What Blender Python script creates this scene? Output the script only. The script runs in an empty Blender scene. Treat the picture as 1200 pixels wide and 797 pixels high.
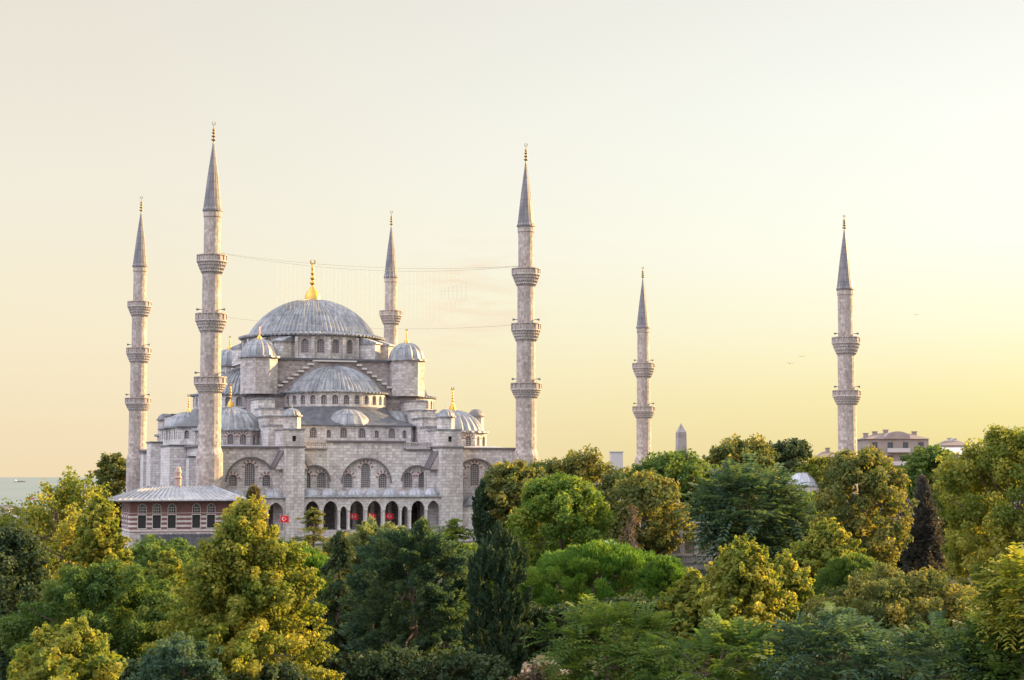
import bpy, math, random
import numpy as np
from math import sin, cos, pi, radians, sqrt, atan2
from mathutils import Vector
from mathutils.geometry import tessellate_polygon

# ------------------------------------------------------------------ camera, sky, sun, exposure
S = bpy.context.scene
COL = S.collection
EYE = 16.0
FPX = 2070.0                       # focal length in pixels of the 1200 px wide photograph
PITCH = math.atan(159.5 / FPX)
cam_d = bpy.data.cameras.new("camera"); cam = bpy.data.objects.new("camera", cam_d); COL.objects.link(cam)
cam.location = (0, 0, EYE); cam.rotation_euler = (pi / 2 + PITCH, 0, 0)
cam_d.sensor_width = 36.0; cam_d.lens = 36.0 * FPX / 1200.0
cam_d.clip_start = 0.5; cam_d.clip_end = 120000
S.camera = cam

SKY_GAIN, SKY_HIGH_FILL, SKY_EAST_FILL = 1.95, 2.15, 2.3
SUN_AZ, SUN_EL = radians(61), radians(16)      # azimuth to the right of the view axis
w = bpy.data.worlds.new("World"); S.world = w; w.use_nodes = True
wn, wl = w.node_tree.nodes, w.node_tree.links
wn.clear()
out = wn.new('ShaderNodeOutputWorld'); bg = wn.new('ShaderNodeBackground'); bg.inputs['Strength'].default_value = 0.15
sky = wn.new('ShaderNodeTexSky'); sky.sky_type = 'NISHITA'; sky.sun_disc = False
sky.sun_elevation = SUN_EL; sky.sun_rotation = SUN_AZ
sky.air_density = 1.0; sky.dust_density = 3.0; sky.ozone_density = 1.0; sky.altitude = 50
tc = wn.new('ShaderNodeTexCoord')
sep = wn.new('ShaderNodeSeparateXYZ'); wl.new(tc.outputs['Generated'], sep.inputs[0])
# evening haze: a cream veil, peach away from the sun, yellow low down and whiter towards it
def skyramp(stops):
    r = wn.new('ShaderNodeValToRGB'); wl.new(sep.outputs['Z'], r.inputs[0]); e = r.color_ramp.elements
    e[0].position, e[0].color = stops[0][0], stops[0][1] + (1,); e[1].position, e[1].color = stops[-1][0], stops[-1][1] + (1,)
    for p, c in stops[1:-1]:
        q = e.new(p); q.color = c + (1,)
    return r
left = skyramp([(0, (.95, .77, .50)), (.08, (.93, .81, .58)), (.16, (.89, .815, .66)), (.27, (.81, .745, .615)), (1, (.74, .76, .80))])
right = skyramp([(0, (.82, .69, .25)), (.045, (.86, .78, .38)), (.085, (.90, .87, .62)), (.13, (.93, .93, .79)), (.2, (.91, .91, .81)), (.27, (.84, .82, .735)), (1, (.74, .76, .80))])
sdir = (sin(SUN_AZ) * cos(SUN_EL), cos(SUN_AZ) * cos(SUN_EL), sin(SUN_EL))
dot = wn.new('ShaderNodeVectorMath'); dot.operation = 'DOT_PRODUCT'; dot.inputs[1].default_value = sdir
wl.new(tc.outputs['Generated'], dot.inputs[0])
def mrange(src, a, b, c, d):
    n = wn.new('ShaderNodeMapRange'); n.inputs['From Min'].default_value = a; n.inputs['From Max'].default_value = b
    n.inputs['To Min'].default_value = c; n.inputs['To Max'].default_value = d; wl.new(src, n.inputs[0]); return n.outputs[0]
lr_mix = wn.new('ShaderNodeMix'); lr_mix.data_type = 'RGBA'
wl.new(mrange(dot.outputs['Value'], .32, .70, 0, 1), lr_mix.inputs[0]); wl.new(left.outputs[0], lr_mix.inputs[6]); wl.new(right.outputs[0], lr_mix.inputs[7])
# added fill: sky brightened overhead and behind the camera to lift shaded sides
hi = mrange(sep.outputs['Z'], .30, .60, 1.0, SKY_HIGH_FILL); ea = mrange(dot.outputs['Value'], .20, -.45, 1.0, SKY_EAST_FILL)
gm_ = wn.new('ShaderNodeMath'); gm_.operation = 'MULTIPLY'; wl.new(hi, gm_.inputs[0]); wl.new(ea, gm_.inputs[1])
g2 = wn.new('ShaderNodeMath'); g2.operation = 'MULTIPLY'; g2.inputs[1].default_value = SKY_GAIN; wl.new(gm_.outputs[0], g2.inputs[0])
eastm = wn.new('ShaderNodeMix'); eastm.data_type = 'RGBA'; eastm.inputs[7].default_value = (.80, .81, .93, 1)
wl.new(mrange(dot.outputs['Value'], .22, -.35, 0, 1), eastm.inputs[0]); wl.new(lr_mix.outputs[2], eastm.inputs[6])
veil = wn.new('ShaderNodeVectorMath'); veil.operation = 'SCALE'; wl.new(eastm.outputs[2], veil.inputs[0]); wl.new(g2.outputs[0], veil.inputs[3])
# thin wisps of cloud low over the courtyard
mp = wn.new('ShaderNodeMapping'); mp.inputs['Scale'].default_value = (24, 24, 130); mp.inputs['Location'].default_value = (0.35, 0.0, 0.4)
wl.new(tc.outputs['Generated'], mp.inputs[0])
nz = wn.new('ShaderNodeTexNoise'); nz.inputs['Scale'].default_value = 1.0; nz.inputs['Detail'].default_value = 6; nz.inputs['Roughness'].default_value = 0.6
wl.new(mp.outputs[0], nz.inputs['Vector'])
cr = wn.new('ShaderNodeMapRange'); cr.inputs['From Min'].default_value = 0.44; cr.inputs['From Max'].default_value = 0.66
wl.new(nz.outputs['Fac'], cr.inputs[0])
band = wn.new('ShaderNodeMapRange'); 
cd = wn.new('ShaderNodeVectorMath'); cd.operation = 'DISTANCE'; cd.inputs[1].default_value = (-0.022, 0.995, 0.098)
wl.new(tc.outputs['Generated'], cd.inputs[0]); wl.new(cd.outputs['Value'], band.inputs[0])
band.inputs['From Min'].default_value = 0.046; band.inputs['From Max'].default_value = 0.01
band.inputs['To Min'].default_value = 0.0; band.inputs['To Max'].default_value = 0.85
cm = wn.new('ShaderNodeMath'); cm.operation = 'MULTIPLY'; wl.new(cr.outputs[0], cm.inputs[0]); wl.new(band.outputs[0], cm.inputs[1])
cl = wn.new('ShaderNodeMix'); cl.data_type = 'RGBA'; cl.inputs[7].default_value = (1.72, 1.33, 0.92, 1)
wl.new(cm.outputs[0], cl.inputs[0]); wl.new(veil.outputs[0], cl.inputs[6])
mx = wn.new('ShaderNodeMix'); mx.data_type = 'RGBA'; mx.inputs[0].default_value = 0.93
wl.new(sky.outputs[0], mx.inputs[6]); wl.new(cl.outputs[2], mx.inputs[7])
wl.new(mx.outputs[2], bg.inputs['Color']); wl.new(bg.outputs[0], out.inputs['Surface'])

sd = bpy.data.lights.new("sun", 'SUN'); sd.energy = 5.0; sd.angle = radians(0.5); sd.color = (1.0, 0.68, 0.31)
sun = bpy.data.objects.new("sun", sd); COL.objects.link(sun)
sun.rotation_euler = Vector((-sdir[0], -sdir[1], -sdir[2])).to_track_quat('-Z', 'Y').to_euler()
S.view_settings.view_transform = 'Standard'; S.view_settings.look = 'None'
S.view_settings.exposure = 1.74; S.view_settings.gamma = 1.0; S.view_settings.use_curve_mapping = False
S.render.engine = 'CYCLES'
S.cycles.max_bounces = 6; S.cycles.transparent_max_bounces = 4

# ------------------------------------------------------------------ helpers
rng = np.random.default_rng(7)
random.seed(7)

def ray(px, py):
    y = (398.5 - py) / FPX; c, s = cos(PITCH), sin(PITCH); k = c - y * s
    return (px - 600) / FPX / k, (s + y * c) / k
def at(px, py, D):
    a, b = ray(px, py); return Vector((a * D, D, EYE + b * D))

def tag(o, label=None, cat=None, group=None, kind=None):
    if label: o['label'] = label
    if cat: o['category'] = cat
    if group: o['group'] = group
    if kind: o['kind'] = kind
    return o
def empty(name, loc, rz=0.0):
    o = bpy.data.objects.new(name, None); COL.objects.link(o)
    o.location = loc; o.rotation_euler = (0, 0, rz); o.empty_display_size = 1.0
    return o

class MB:
    """collects faces; build() links them as ONE mesh object with brick-friendly uvs"""
    def __init__(self, tf=None):
        self.v = []; self.f = []; self.m = []; self.tf = tf; self.uv = {}; self.sm = []
    def vert(self, p):
        if self.tf: p = self.tf(p)
        self.v.append((p[0], p[1], p[2])); return len(self.v) - 1
    def face(self, pts, mat=0, uv=None, smooth=False):
        ids = [self.vert(p) for p in pts]
        if uv: self.uv[len(self.f)] = uv
        self.f.append(ids); self.m.append(mat); self.sm.append(smooth)
    def box(self, x0, x1, y0, y1, z0, z1, mat=0):
        a = [(x0, y0, z0), (x1, y0, z0), (x1, y1, z0), (x0, y1, z0), (x0, y0, z1), (x1, y0, z1), (x1, y1, z1), (x0, y1, z1)]
        for q in ((0, 3, 2, 1), (4, 5, 6, 7), (0, 1, 5, 4), (1, 2, 6, 5), (2, 3, 7, 6), (3, 0, 4, 7)):
            self.face([a[i] for i in q], mat)
    def prism(self, poly, z0, z1, mat=0, top=True, bottom=True, topmat=None):
        n = len(poly)                      # counter-clockwise
        for i in range(n):
            (ax, ay), (bx, by) = poly[i], poly[(i + 1) % n]
            self.face([(ax, ay, z0), (bx, by, z0), (bx, by, z1), (ax, ay, z1)], mat)
        if top: self.face([(x, y, z1) for x, y in poly], mat if topmat is None else topmat)
        if bottom: self.face([(x, y, z0) for x, y in reversed(poly)], mat)
    def lathe(self, cx, cy, prof, n=32, a0=0.0, a1=2 * pi, mat=0, smooth=False, rib=None, cap=False):
        full = abs(a1 - a0 - 2 * pi) < 1e-6
        cols = n if full else n + 1
        ids = []
        arcr = max(r for r, z in prof)
        for j in range(cols):
            a = a0 + (a1 - a0) * j / n
            k = 1.0
            ids.append([])
            for (r, z) in prof:
                rr = r
                if rib and r > 0.05: rr = r + (rib[1] if j % rib[0] == 0 else 0.0) * (min(1, r / (0.4 * arcr)))
                ids[-1].append(self.vert((cx + rr * cos(a), cy + rr * sin(a), z + ((rib[1] * 0.6) if (rib and j % rib[0] == 0 and r > 0.05) else 0.0))))
        for j in range(n):
            j2 = (j + 1) % cols
            for i in range(len(prof) - 1):
                r0, r1 = prof[i][0], prof[i + 1][0]
                if r0 < 1e-6 and r1 < 1e-6: continue
                q = [ids[j][i], ids[j2][i], ids[j2][i + 1], ids[j][i + 1]]
                aa, ab = arcr * (a1 - a0) * j / n, arcr * (a1 - a0) * (j + 1) / n
                uvs = [(aa, prof[i][1]), (ab, prof[i][1]), (ab, prof[i + 1][1]), (aa, prof[i + 1][1])]
                if r1 < 1e-6: q = q[:3]; uvs = uvs[:3]
                elif r0 < 1e-6: q = [q[0], q[2], q[3]]; uvs = [uvs[0], uvs[2], uvs[3]]
                self.uv[len(self.f)] = uvs
                self.f.append(q); self.m.append(mat); self.sm.append(smooth)
    def tube(self, p0, p1, r0, r1, n=6, mat=0):
        p0, p1 = Vector(p0), Vector(p1); d = (p1 - p0)
        if d.length < 1e-6: return
        d.normalize(); a = d.cross(Vector((0.3, 0.2, 1) if abs(d.z) < .9 else (1, 0.1, 0))).normalized(); b = d.cross(a)
        A = [p0 + (a * cos(2 * pi * i / n) + b * sin(2 * pi * i / n)) * r0 for i in range(n)]
        B = [p1 + (a * cos(2 * pi * i / n) + b * sin(2 * pi * i / n)) * r1 for i in range(n)]
        for i in range(n):
            k = (i + 1) % n; self.face([A[i], B[i], B[k], A[k]][::-1], mat, smooth=True)
        self.face(A, mat); self.face(B[::-1], mat)
    def build(self, name, mats, parent=None, kind=None):
        me = bpy.data.meshes.new(name)
        me.from_pydata(self.v, [], self.f)
        if not isinstance(mats, (list, tuple)): mats = [mats]
        for m in mats: me.materials.append(m)
        me.polygons.foreach_set('material_index', self.m)
        me.polygons.foreach_set('use_smooth', self.sm)
        uvl = me.uv_layers.new(name='UVMap')
        me.update()
        for p in me.polygons:
            pre = self.uv.get(p.index)
            n = p.normal
            if pre:
                for k, li in enumerate(p.loop_indices): uvl.data[li].uv = pre[k]
                continue
            if abs(n.z) > 0.9: t = Vector((1, 0, 0)); s = Vector((0, 1, 0))
            else: t = Vector((-n.y, n.x, 0)).normalized(); s = n.cross(t)
            for li in p.loop_indices:
                co = me.vertices[me.loops[li].vertex_index].co
                uvl.data[li].uv = (co.dot(t), co.dot(s))
        o = bpy.data.objects.new(name, me); COL.objects.link(o)
        if parent:
            o.parent = parent
        if kind: o['kind'] = kind
        return o

# ------------------------------------------------------------------ materials
def mat(name):
    m = bpy.data.materials.new(name); m.use_nodes = True
    nt = m.node_tree; b = nt.nodes['Principled BSDF']
    return m, nt.nodes, nt.links, b
def plain(name, col, rough=0.7, metal=0.0, var=0.15, scale=3.0):
    m, N, L, b = mat(name)
    t = N.new('ShaderNodeTexCoord'); nz = N.new('ShaderNodeTexNoise'); nz.inputs['Scale'].default_value = scale; nz.inputs['Detail'].default_value = 5
    L.new(t.outputs['Object'], nz.inputs['Vector'])
    mx = N.new('ShaderNodeMix'); mx.data_type = 'RGBA'
    mx.inputs[6].default_value = tuple(c * (1 - var) for c in col) + (1,); mx.inputs[7].default_value = tuple(min(1, c * (1 + var)) for c in col) + (1,)
    L.new(nz.outputs['Fac'], mx.inputs[0]); L.new(mx.outputs[2], b.inputs['Base Color'])
    b.inputs['Roughness'].default_value = rough; b.inputs['Metallic'].default_value = metal
    return m
def stone(name, c1, c2, dirt=(0.16, 0.13, 0.13), bw=1.1, bh=0.42, dirtamt=0.55, mortar=(0.30, 0.27, 0.27), streak=True):
    m, N, L, b = mat(name)
    uv = N.new('ShaderNodeUVMap'); uv.uv_map = 'UVMap'
    br = N.new('ShaderNodeTexBrick'); br.inputs['Scale'].default_value = 1.0
    br.inputs['Brick Width'].default_value = bw; br.inputs['Row Height'].default_value = bh
    br.inputs['Mortar Size'].default_value = 0.03; br.inputs['Mortar Smooth'].default_value = 0.3; br.inputs['Bias'].default_value = -0.1
    br.inputs['Color1'].default_value = c1 + (1,); br.inputs['Color2'].default_value = c2 + (1,); br.inputs['Mortar'].default_value = mortar + (1,)
    L.new(uv.outputs[0], br.inputs['Vector'])
    t = N.new('ShaderNodeTexCoord')
    # blocks of darker and redder stone
    vo = N.new('ShaderNodeTexWhiteNoise'); vo.noise_dimensions = '2D'
    sn = N.new('ShaderNodeVectorMath'); sn.operation = 'SNAP'; sn.inputs[1].default_value = (bw * 0.5, bh, 1)
    L.new(uv.outputs[0], sn.inputs[0]); L.new(sn.outputs[0], vo.inputs['Vector'])
    mr = N.new('ShaderNodeMapRange'); mr.inputs['From Min'].default_value = 0.55; mr.inputs['From Max'].default_value = 1.0; mr.inputs['To Max'].default_value = 0.6
    L.new(vo.outputs['Value'], mr.inputs[0])
    m0 = N.new('ShaderNodeMix'); m0.data_type = 'RGBA'; m0.inputs[7].default_value = (c2[0] * 0.72, c2[1] * 0.62, c2[2] * 0.62, 1)
    L.new(mr.outputs[0], m0.inputs[0]); L.new(br.outputs['Color'], m0.inputs[6])
    # weather stains: broad soot patches, then rain streaks
    src = m0.outputs[2]
    for sc_, lo, hi_, amt, col in (((0.16, 0.16, 0.11), .48, .72, dirtamt, dirt), ((1.1, 1.1, 0.06) if streak else (1, 1, 1), .52, .74, dirtamt * .9, tuple(c * .9 for c in dirt)), ((0.35, 0.35, 0.3), .55, .75, .35, (0.56, 0.54, 0.52))):
        mp = N.new('ShaderNodeMapping'); mp.inputs['Scale'].default_value = sc_; mp.inputs['Location'].default_value = (amt * 7, lo * 5, hi_ * 9)
        L.new(t.outputs['Object'], mp.inputs[0])
        nz = N.new('ShaderNodeTexNoise'); nz.inputs['Scale'].default_value = 1.0; nz.inputs['Detail'].default_value = 8; nz.inputs['Roughness'].default_value = 0.66
        L.new(mp.outputs[0], nz.inputs['Vector'])
        r = N.new('ShaderNodeMapRange'); r.inputs['From Min'].default_value = lo; r.inputs['From Max'].default_value = hi_; r.inputs['To Max'].default_value = amt
        L.new(nz.outputs['Fac'], r.inputs[0])
        mx = N.new('ShaderNodeMix'); mx.data_type = 'RGBA'; mx.inputs[7].default_value = col + (1,)
        L.new(r.outputs[0], mx.inputs[0]); L.new(src, mx.inputs[6]); src = mx.outputs[2]
    n2 = N.new('ShaderNodeTexNoise'); n2.inputs['Scale'].default_value = 2.6; n2.inputs['Detail'].default_value = 4
    L.new(t.outputs['Object'], n2.inputs['Vector'])
    m2 = N.new('ShaderNodeMix'); m2.data_type = 'RGBA'; m2.blend_type = 'OVERLAY'; m2.inputs[0].default_value = 0.5
    L.new(mx.outputs[2], m2.inputs[6]); L.new(n2.outputs['Fac'], m2.inputs[7])
    L.new(m2.outputs[2], b.inputs['Base Color']); b.inputs['Roughness'].default_value = 0.85
    bp = N.new('ShaderNodeBump'); bp.inputs['Strength'].default_value = 0.5; bp.inputs['Distance'].default_value = 0.06; 
    L.new(n2.outputs['Fac'], bp.inputs['Height']); L.new(bp.outputs[0], b.inputs['Normal'])
    return m
def lead(name, c1, c2, seam=0.0):
    m, N, L, b = mat(name)
    t = N.new('ShaderNodeTexCoord'); mp = N.new('ShaderNodeMapping'); mp.inputs['Scale'].default_value = (0.9, 0.9, 0.35)
    L.new(t.outputs['Object'], mp.inputs[0])
    nz = N.new('ShaderNodeTexNoise'); nz.inputs['Scale'].default_value = 1.2; nz.inputs['Detail'].default_value = 6; nz.inputs['Roughness'].default_value = 0.65
    L.new(mp.outputs[0], nz.inputs['Vector'])
    r = N.new('ShaderNodeValToRGB'); r.color_ramp.elements[0].position = 0.33; r.color_ramp.elements[1].position = 0.68
    r.color_ramp.elements[0].color = c1 + (1,); r.color_ramp.elements[1].color = c2 + (1,)
    L.new(nz.outputs['Fac'], r.inputs[0])
    src = r.outputs[0]
    if seam:
        uv = N.new('ShaderNodeUVMap'); uv.uv_map = 'UVMap'
        br = N.new('ShaderNodeTexBrick'); br.inputs['Scale'].default_value = 1.0; br.offset = 0.5
        br.inputs['Brick Width'].default_value = seam; br.inputs['Row Height'].default_value = seam * 2.6
        br.inputs['Mortar Size'].default_value = 0.05; br.inputs['Color1'].default_value = (1, 1, 1, 1); br.inputs['Color2'].default_value = (0.74, 0.74, 0.77, 1); br.inputs['Mortar'].default_value = (0.5, 0.5, 0.52, 1)
        L.new(uv.outputs[0], br.inputs['Vector'])
        mm = N.new('ShaderNodeMix'); mm.data_type = 'RGBA'; mm.blend_type = 'MULTIPLY'; mm.inputs[0].default_value = 1
        L.new(src, mm.inputs[6]); L.new(br.outputs['Color'], mm.inputs[7]); src = mm.outputs[2]
    L.new(src, b.inputs['Base Color']); b.inputs['Roughness'].default_value = 0.55; b.inputs['Metallic'].default_value = 0.15
    return m
def lattice(name, c1, c2, sc):
    m, N, L, b = mat(name)
    uv = N.new('ShaderNodeUVMap'); uv.uv_map = 'UVMap'
    vo = N.new('ShaderNodeTexVoronoi'); vo.inputs['Scale'].default_value = sc; vo.inputs['Randomness'].default_value = 0.15
    L.new(uv.outputs[0], vo.inputs['Vector'])
    r = N.new('ShaderNodeValToRGB'); r.color_ramp.elements[0].position = 0.30; r.color_ramp.elements[1].position = 0.42
    r.color_ramp.elements[0].color = c1 + (1,); r.color_ramp.elements[1].color = c2 + (1,)
    L.new(vo.outputs['Distance'], r.inputs[0]); L.new(r.outputs[0], b.inputs['Base Color']); b.inputs['Roughness'].default_value = 0.5
    return m

M = {}
M['stone'] = stone('pale_ashlar', (0.58, 0.55, 0.525), (0.41, 0.385, 0.375), bw=1.1, bh=0.46, dirtamt=0.72)
M['stone_warm'] = stone('warm_ashlar', (0.50, 0.46, 0.435), (0.34, 0.30, 0.29), bw=1.0, bh=0.45)
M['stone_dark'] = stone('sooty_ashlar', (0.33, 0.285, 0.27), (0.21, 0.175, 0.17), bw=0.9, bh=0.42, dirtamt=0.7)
M['minaret'] = stone('minaret_stone', (0.43, 0.365, 0.32), (0.27, 0.222, 0.20), bw=0.8, bh=0.5, dirtamt=0.5)
M['trim'] = stone('trim_stone', (0.56, 0.53, 0.51), (0.45, 0.42, 0.41), dirtamt=0.4)
M['corbel'] = stone('carved_corbel_stone', (0.50, 0.455, 0.43), (0.38, 0.335, 0.32), bw=0.3, bh=0.3, dirtamt=0.5)
M['obelisk'] = stone('red_granite', (0.31, 0.275, 0.265), (0.25, 0.22, 0.215), bw=3, bh=2)
M['red_stone'] = plain('red_voussoir', (0.25, 0.125, 0.11), 0.8)
M['white_stone'] = plain('white_voussoir', (0.50, 0.465, 0.44), 0.8)
M['lead'] = lead('weathered_lead', (0.15, 0.155, 0.17), (0.34, 0.345, 0.36), seam=1.1)
M['lead_sheet'] = lead('seamed_lead_sheet', (0.28, 0.29, 0.32), (0.50, 0.51, 0.54), seam=0.7)
M['lead_dark'] = lead('dark_lead', (0.05, 0.052, 0.062), (0.115, 0.117, 0.135))
M['lead_spire'] = lead('spire_lead', (0.12, 0.11, 0.12), (0.23, 0.21, 0.215), seam=0.45)
M['cornice'] = plain('lead_capped_cornice', (0.115, 0.10, 0.105), 0.6)
M['lattice'] = lattice('pierced_window_grille', (0.04, 0.037, 0.045), (0.25, 0.23, 0.23), 3.2)
M['dark'] = plain('dark_interior', (0.02, 0.018, 0.02), 0.6)
M['gold'] = plain('gilded_metal', (0.55, 0.33, 0.075), 0.45, 1.0, var=0.08)
M['copper'] = plain('aged_gilt', (0.30, 0.20, 0.08), 0.45, 0.8)
M['horn'] = plain('grey_loudspeaker', (0.14, 0.13, 0.13), 0.5)
M['cable'] = plain('pale_cable', (0.42, 0.38, 0.31), 0.6)
M['bark'] = plain('brown_bark', (0.11, 0.075, 0.055), 0.9, var=0.4, scale=6)
M['bark_pale'] = plain('pale_bark', (0.20, 0.15, 0.115), 0.9, var=0.4, scale=6)
M['flag_red'] = plain('red_cloth', (0.62, 0.015, 0.03), 0.8)
M['white'] = plain('white_paint', (0.72, 0.70, 0.68), 0.5, var=0.05)
M['glass'] = plain('dark_glass', (0.03, 0.035, 0.045), 0.12, var=0.1)
M['tyre'] = plain('rubber', (0.02, 0.02, 0.02), 0.9)
M['metal'] = plain('grey_metal', (0.35, 0.35, 0.36), 0.4, 0.7)
M['render_pink'] = plain('pinkish_render', (0.25, 0.20, 0.185), 0.85, var=0.3, scale=0.6)
M['render_grey'] = plain('grey_render', (0.40, 0.37, 0.38), 0.85, var=0.2, scale=0.6)
M['render_pale'] = plain('pale_render', (0.42, 0.385, 0.38), 0.85, var=0.12, scale=0.6)
M['tile'] = plain('red_roof_tile', (0.17, 0.125, 0.115), 0.85, var=0.3)
M['boat_red'] = plain('red_hull', (0.50, 0.05, 0.05), 0.5)
M['asphalt'] = plain('asphalt', (0.06, 0.058, 0.06), 0.9, var=0.2, scale=1.5)

def striped_brick():
    m, N, L, b = mat('banded_brick_and_stone')
    uv = N.new('ShaderNodeUVMap'); uv.uv_map = 'UVMap'
    br = N.new('ShaderNodeTexBrick'); br.inputs['Scale'].default_value = 1; br.inputs['Brick Width'].default_value = 0.36; br.inputs['Row Height'].default_value = 0.11
    br.inputs['Mortar Size'].default_value = 0.012; br.inputs['Color1'].default_value = (0.18, 0.072, 0.066, 1); br.inputs['Color2'].default_value = (0.13, 0.055, 0.052, 1); br.inputs['Mortar'].default_value = (0.24, 0.15, 0.14, 1)
    L.new(uv.outputs[0], br.inputs['Vector'])
    s = N.new('ShaderNodeSeparateXYZ'); L.new(uv.outputs[0], s.inputs[0])
    md = N.new('ShaderNodeMath'); md.operation = 'FRACT'
    dv = N.new('ShaderNodeMath'); dv.operation = 'DIVIDE'; dv.inputs[1].default_value = 0.62; L.new(s.outputs['Y'], dv.inputs[0]); L.new(dv.outputs[0], md.inputs[0])
    gt = N.new('ShaderNodeMath'); gt.operation = 'GREATER_THAN'; gt.inputs[1].default_value = 0.55; L.new(md.outputs[0], gt.inputs[0])
    lt = N.new('ShaderNodeMath'); lt.operation = 'LESS_THAN'; lt.inputs[1].default_value = 10.95; L.new(s.outputs['Y'], lt.inputs[0])
    ml = N.new('ShaderNodeMath'); ml.operation = 'MULTIPLY'; L.new(gt.outputs[0], ml.inputs[0]); L.new(lt.outputs[0], ml.inputs[1])
    t = N.new('ShaderNodeTexCoord'); nz = N.new('ShaderNodeTexNoise'); nz.inputs['Scale'].default_value = 1.4; nz.inputs['Detail'].default_value = 6; L.new(t.outputs['Object'], nz.inputs['Vector'])
    mx = N.new('ShaderNodeMix'); mx.data_type = 'RGBA'; mx.inputs[7].default_value = (0.52, 0.46, 0.43, 1)
    L.new(ml.outputs[0], mx.inputs[0]); L.new(br.outputs['Color'], mx.inputs[6])
    ov = N.new('ShaderNodeMix'); ov.data_type = 'RGBA'; ov.blend_type = 'OVERLAY'; ov.inputs[0].default_value = 0.5
    L.new(mx.outputs[2], ov.inputs[6]); L.new(nz.outputs['Fac'], ov.inputs[7])
    L.new(ov.outputs[2], b.inputs['Base Color']); b.inputs['Roughness'].default_value = 0.85
    return m
M['banded'] = striped_brick()

def leafmat(name, cols, trans=0.4, rough=0.7):
    m, N, L, b = mat(name)
    at_ = N.new('ShaderNodeAttribute'); at_.attribute_name = 'tint'
    r = N.new('ShaderNodeValToRGB'); els = r.color_ramp.elements
    els[0].position = 0.0; els[0].color = cols[0] + (1,); els[1].position = 1.0; els[1].color = cols[-1] + (1,)
    for i, c in enumerate(cols[1:-1]):
        q = els.new((i + 1) / (len(cols) - 1)); q.color = c + (1,)
    L.new(at_.outputs['Fac'], r.inputs[0])
    L.new(r.outputs[0], b.inputs['Base Color']); b.inputs['Roughness'].default_value = rough
    b.inputs['Specular IOR Level'].default_value = 0.15
    tr = N.new('ShaderNodeBsdfTranslucent')
    g = N.new('ShaderNodeMix'); g.data_type = 'RGBA'; g.blend_type = 'MULTIPLY'; g.inputs[0].default_value = 1; g.inputs[7].default_value = (1.5, 1.35, 0.6, 1)
    L.new(r.outputs[0], g.inputs[6]); L.new(g.outputs[2], tr.inputs[0])
    ms = N.new('ShaderNodeMixShader'); ms.inputs[0].default_value = trans
    L.new(b.outputs[0], ms.inputs[1]); L.new(tr.outputs[0], ms.inputs[2])
    L.new(ms.outputs[0], N['Material Output'].inputs['Surface'])
    return m
LM = {
 'yellow': leafmat('yellow_green_leaves', [(0.075, 0.12, 0.024), (0.17, 0.20, 0.036), (0.36, 0.32, 0.065)], .5),
 'yelgreen': leafmat('fresh_green_leaves', [(0.057, 0.122, 0.023), (0.114, 0.179, 0.032), (0.215, 0.243, 0.043)], .45),
 'green': leafmat('mid_green_leaves', [(0.040, 0.089, 0.025), (0.079, 0.136, 0.034), (0.157, 0.200, 0.043)], .45),
 'olive': leafmat('olive_leaves', [(0.051, 0.083, 0.032), (0.114, 0.136, 0.043), (0.286, 0.237, 0.057)], .45),
 'bluegreen': leafmat('blue_green_leaves', [(0.032, 0.068, 0.048), (0.054, 0.103, 0.064), (0.114, 0.157, 0.072)]),
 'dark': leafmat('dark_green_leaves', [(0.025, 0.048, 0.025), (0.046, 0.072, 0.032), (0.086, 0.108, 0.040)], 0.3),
 'cypress': leafmat('cypress_sprays', [(0.020, 0.043, 0.023), (0.032, 0.061, 0.029), (0.057, 0.083, 0.036)], 0.15),
 'pine': leafmat('pine_needles', [(0.043, 0.114, 0.023), (0.086, 0.179, 0.029), (0.172, 0.243, 0.037)], 0.35),
 'brown': leafmat('brown_tinged_leaves', [(0.057, 0.072, 0.034), (0.108, 0.100, 0.048), (0.186, 0.136, 0.064)], .3),
 'red': leafmat('reddish_needles', [(0.072, 0.061, 0.043), (0.114, 0.079, 0.054), (0.172, 0.114, 0.072)], 0.25),
 'purple': leafmat('purple_dark_leaves', [(0.043, 0.048, 0.043), (0.072, 0.068, 0.061), (0.100, 0.089, 0.075)], 0.25),
 'pale': leafmat('pale_grey_green_leaves', [(0.100, 0.143, 0.064), (0.172, 0.215, 0.094), (0.286, 0.300, 0.129)]),
}

# ------------------------------------------------------------------ terrain, sea, paths
def sstep(a, b, x):
    t = max(0.0, min(1.0, (x - a) / (b - a))); return t * t * (3 - 2 * t)
def ground_z(x, y):
    z = 6.0 * sstep(160, 232, y)
    fall = sstep(395, 700, y) * (1 - sstep(60, 320, x - 0.12 * (y - 400)))
    return z - 52.0 * fall + 0.0
gx = sorted(set([-9000, -5000, -2500, -1400, -900, -600, 600, 900, 1400, 2500, 5000, 9000] + list(range(-450, 451, 15))))
gy = sorted(set([-300, -150, 1000, 1400, 2200, 4000, 8000, 14000] + list(range(-60, 900, 12))))
gm = MB()
gid = [[gm.vert((x, y, ground_z(x, y))) for y in gy] for x in gx]
for i in range(len(gx) - 1):
    for j in range(len(gy) - 1):
        gm.f.append([gid[i][j], gid[i + 1][j], gid[i + 1][j + 1], gid[i][j + 1]]); gm.m.append(0); gm.sm.append(True)
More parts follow.
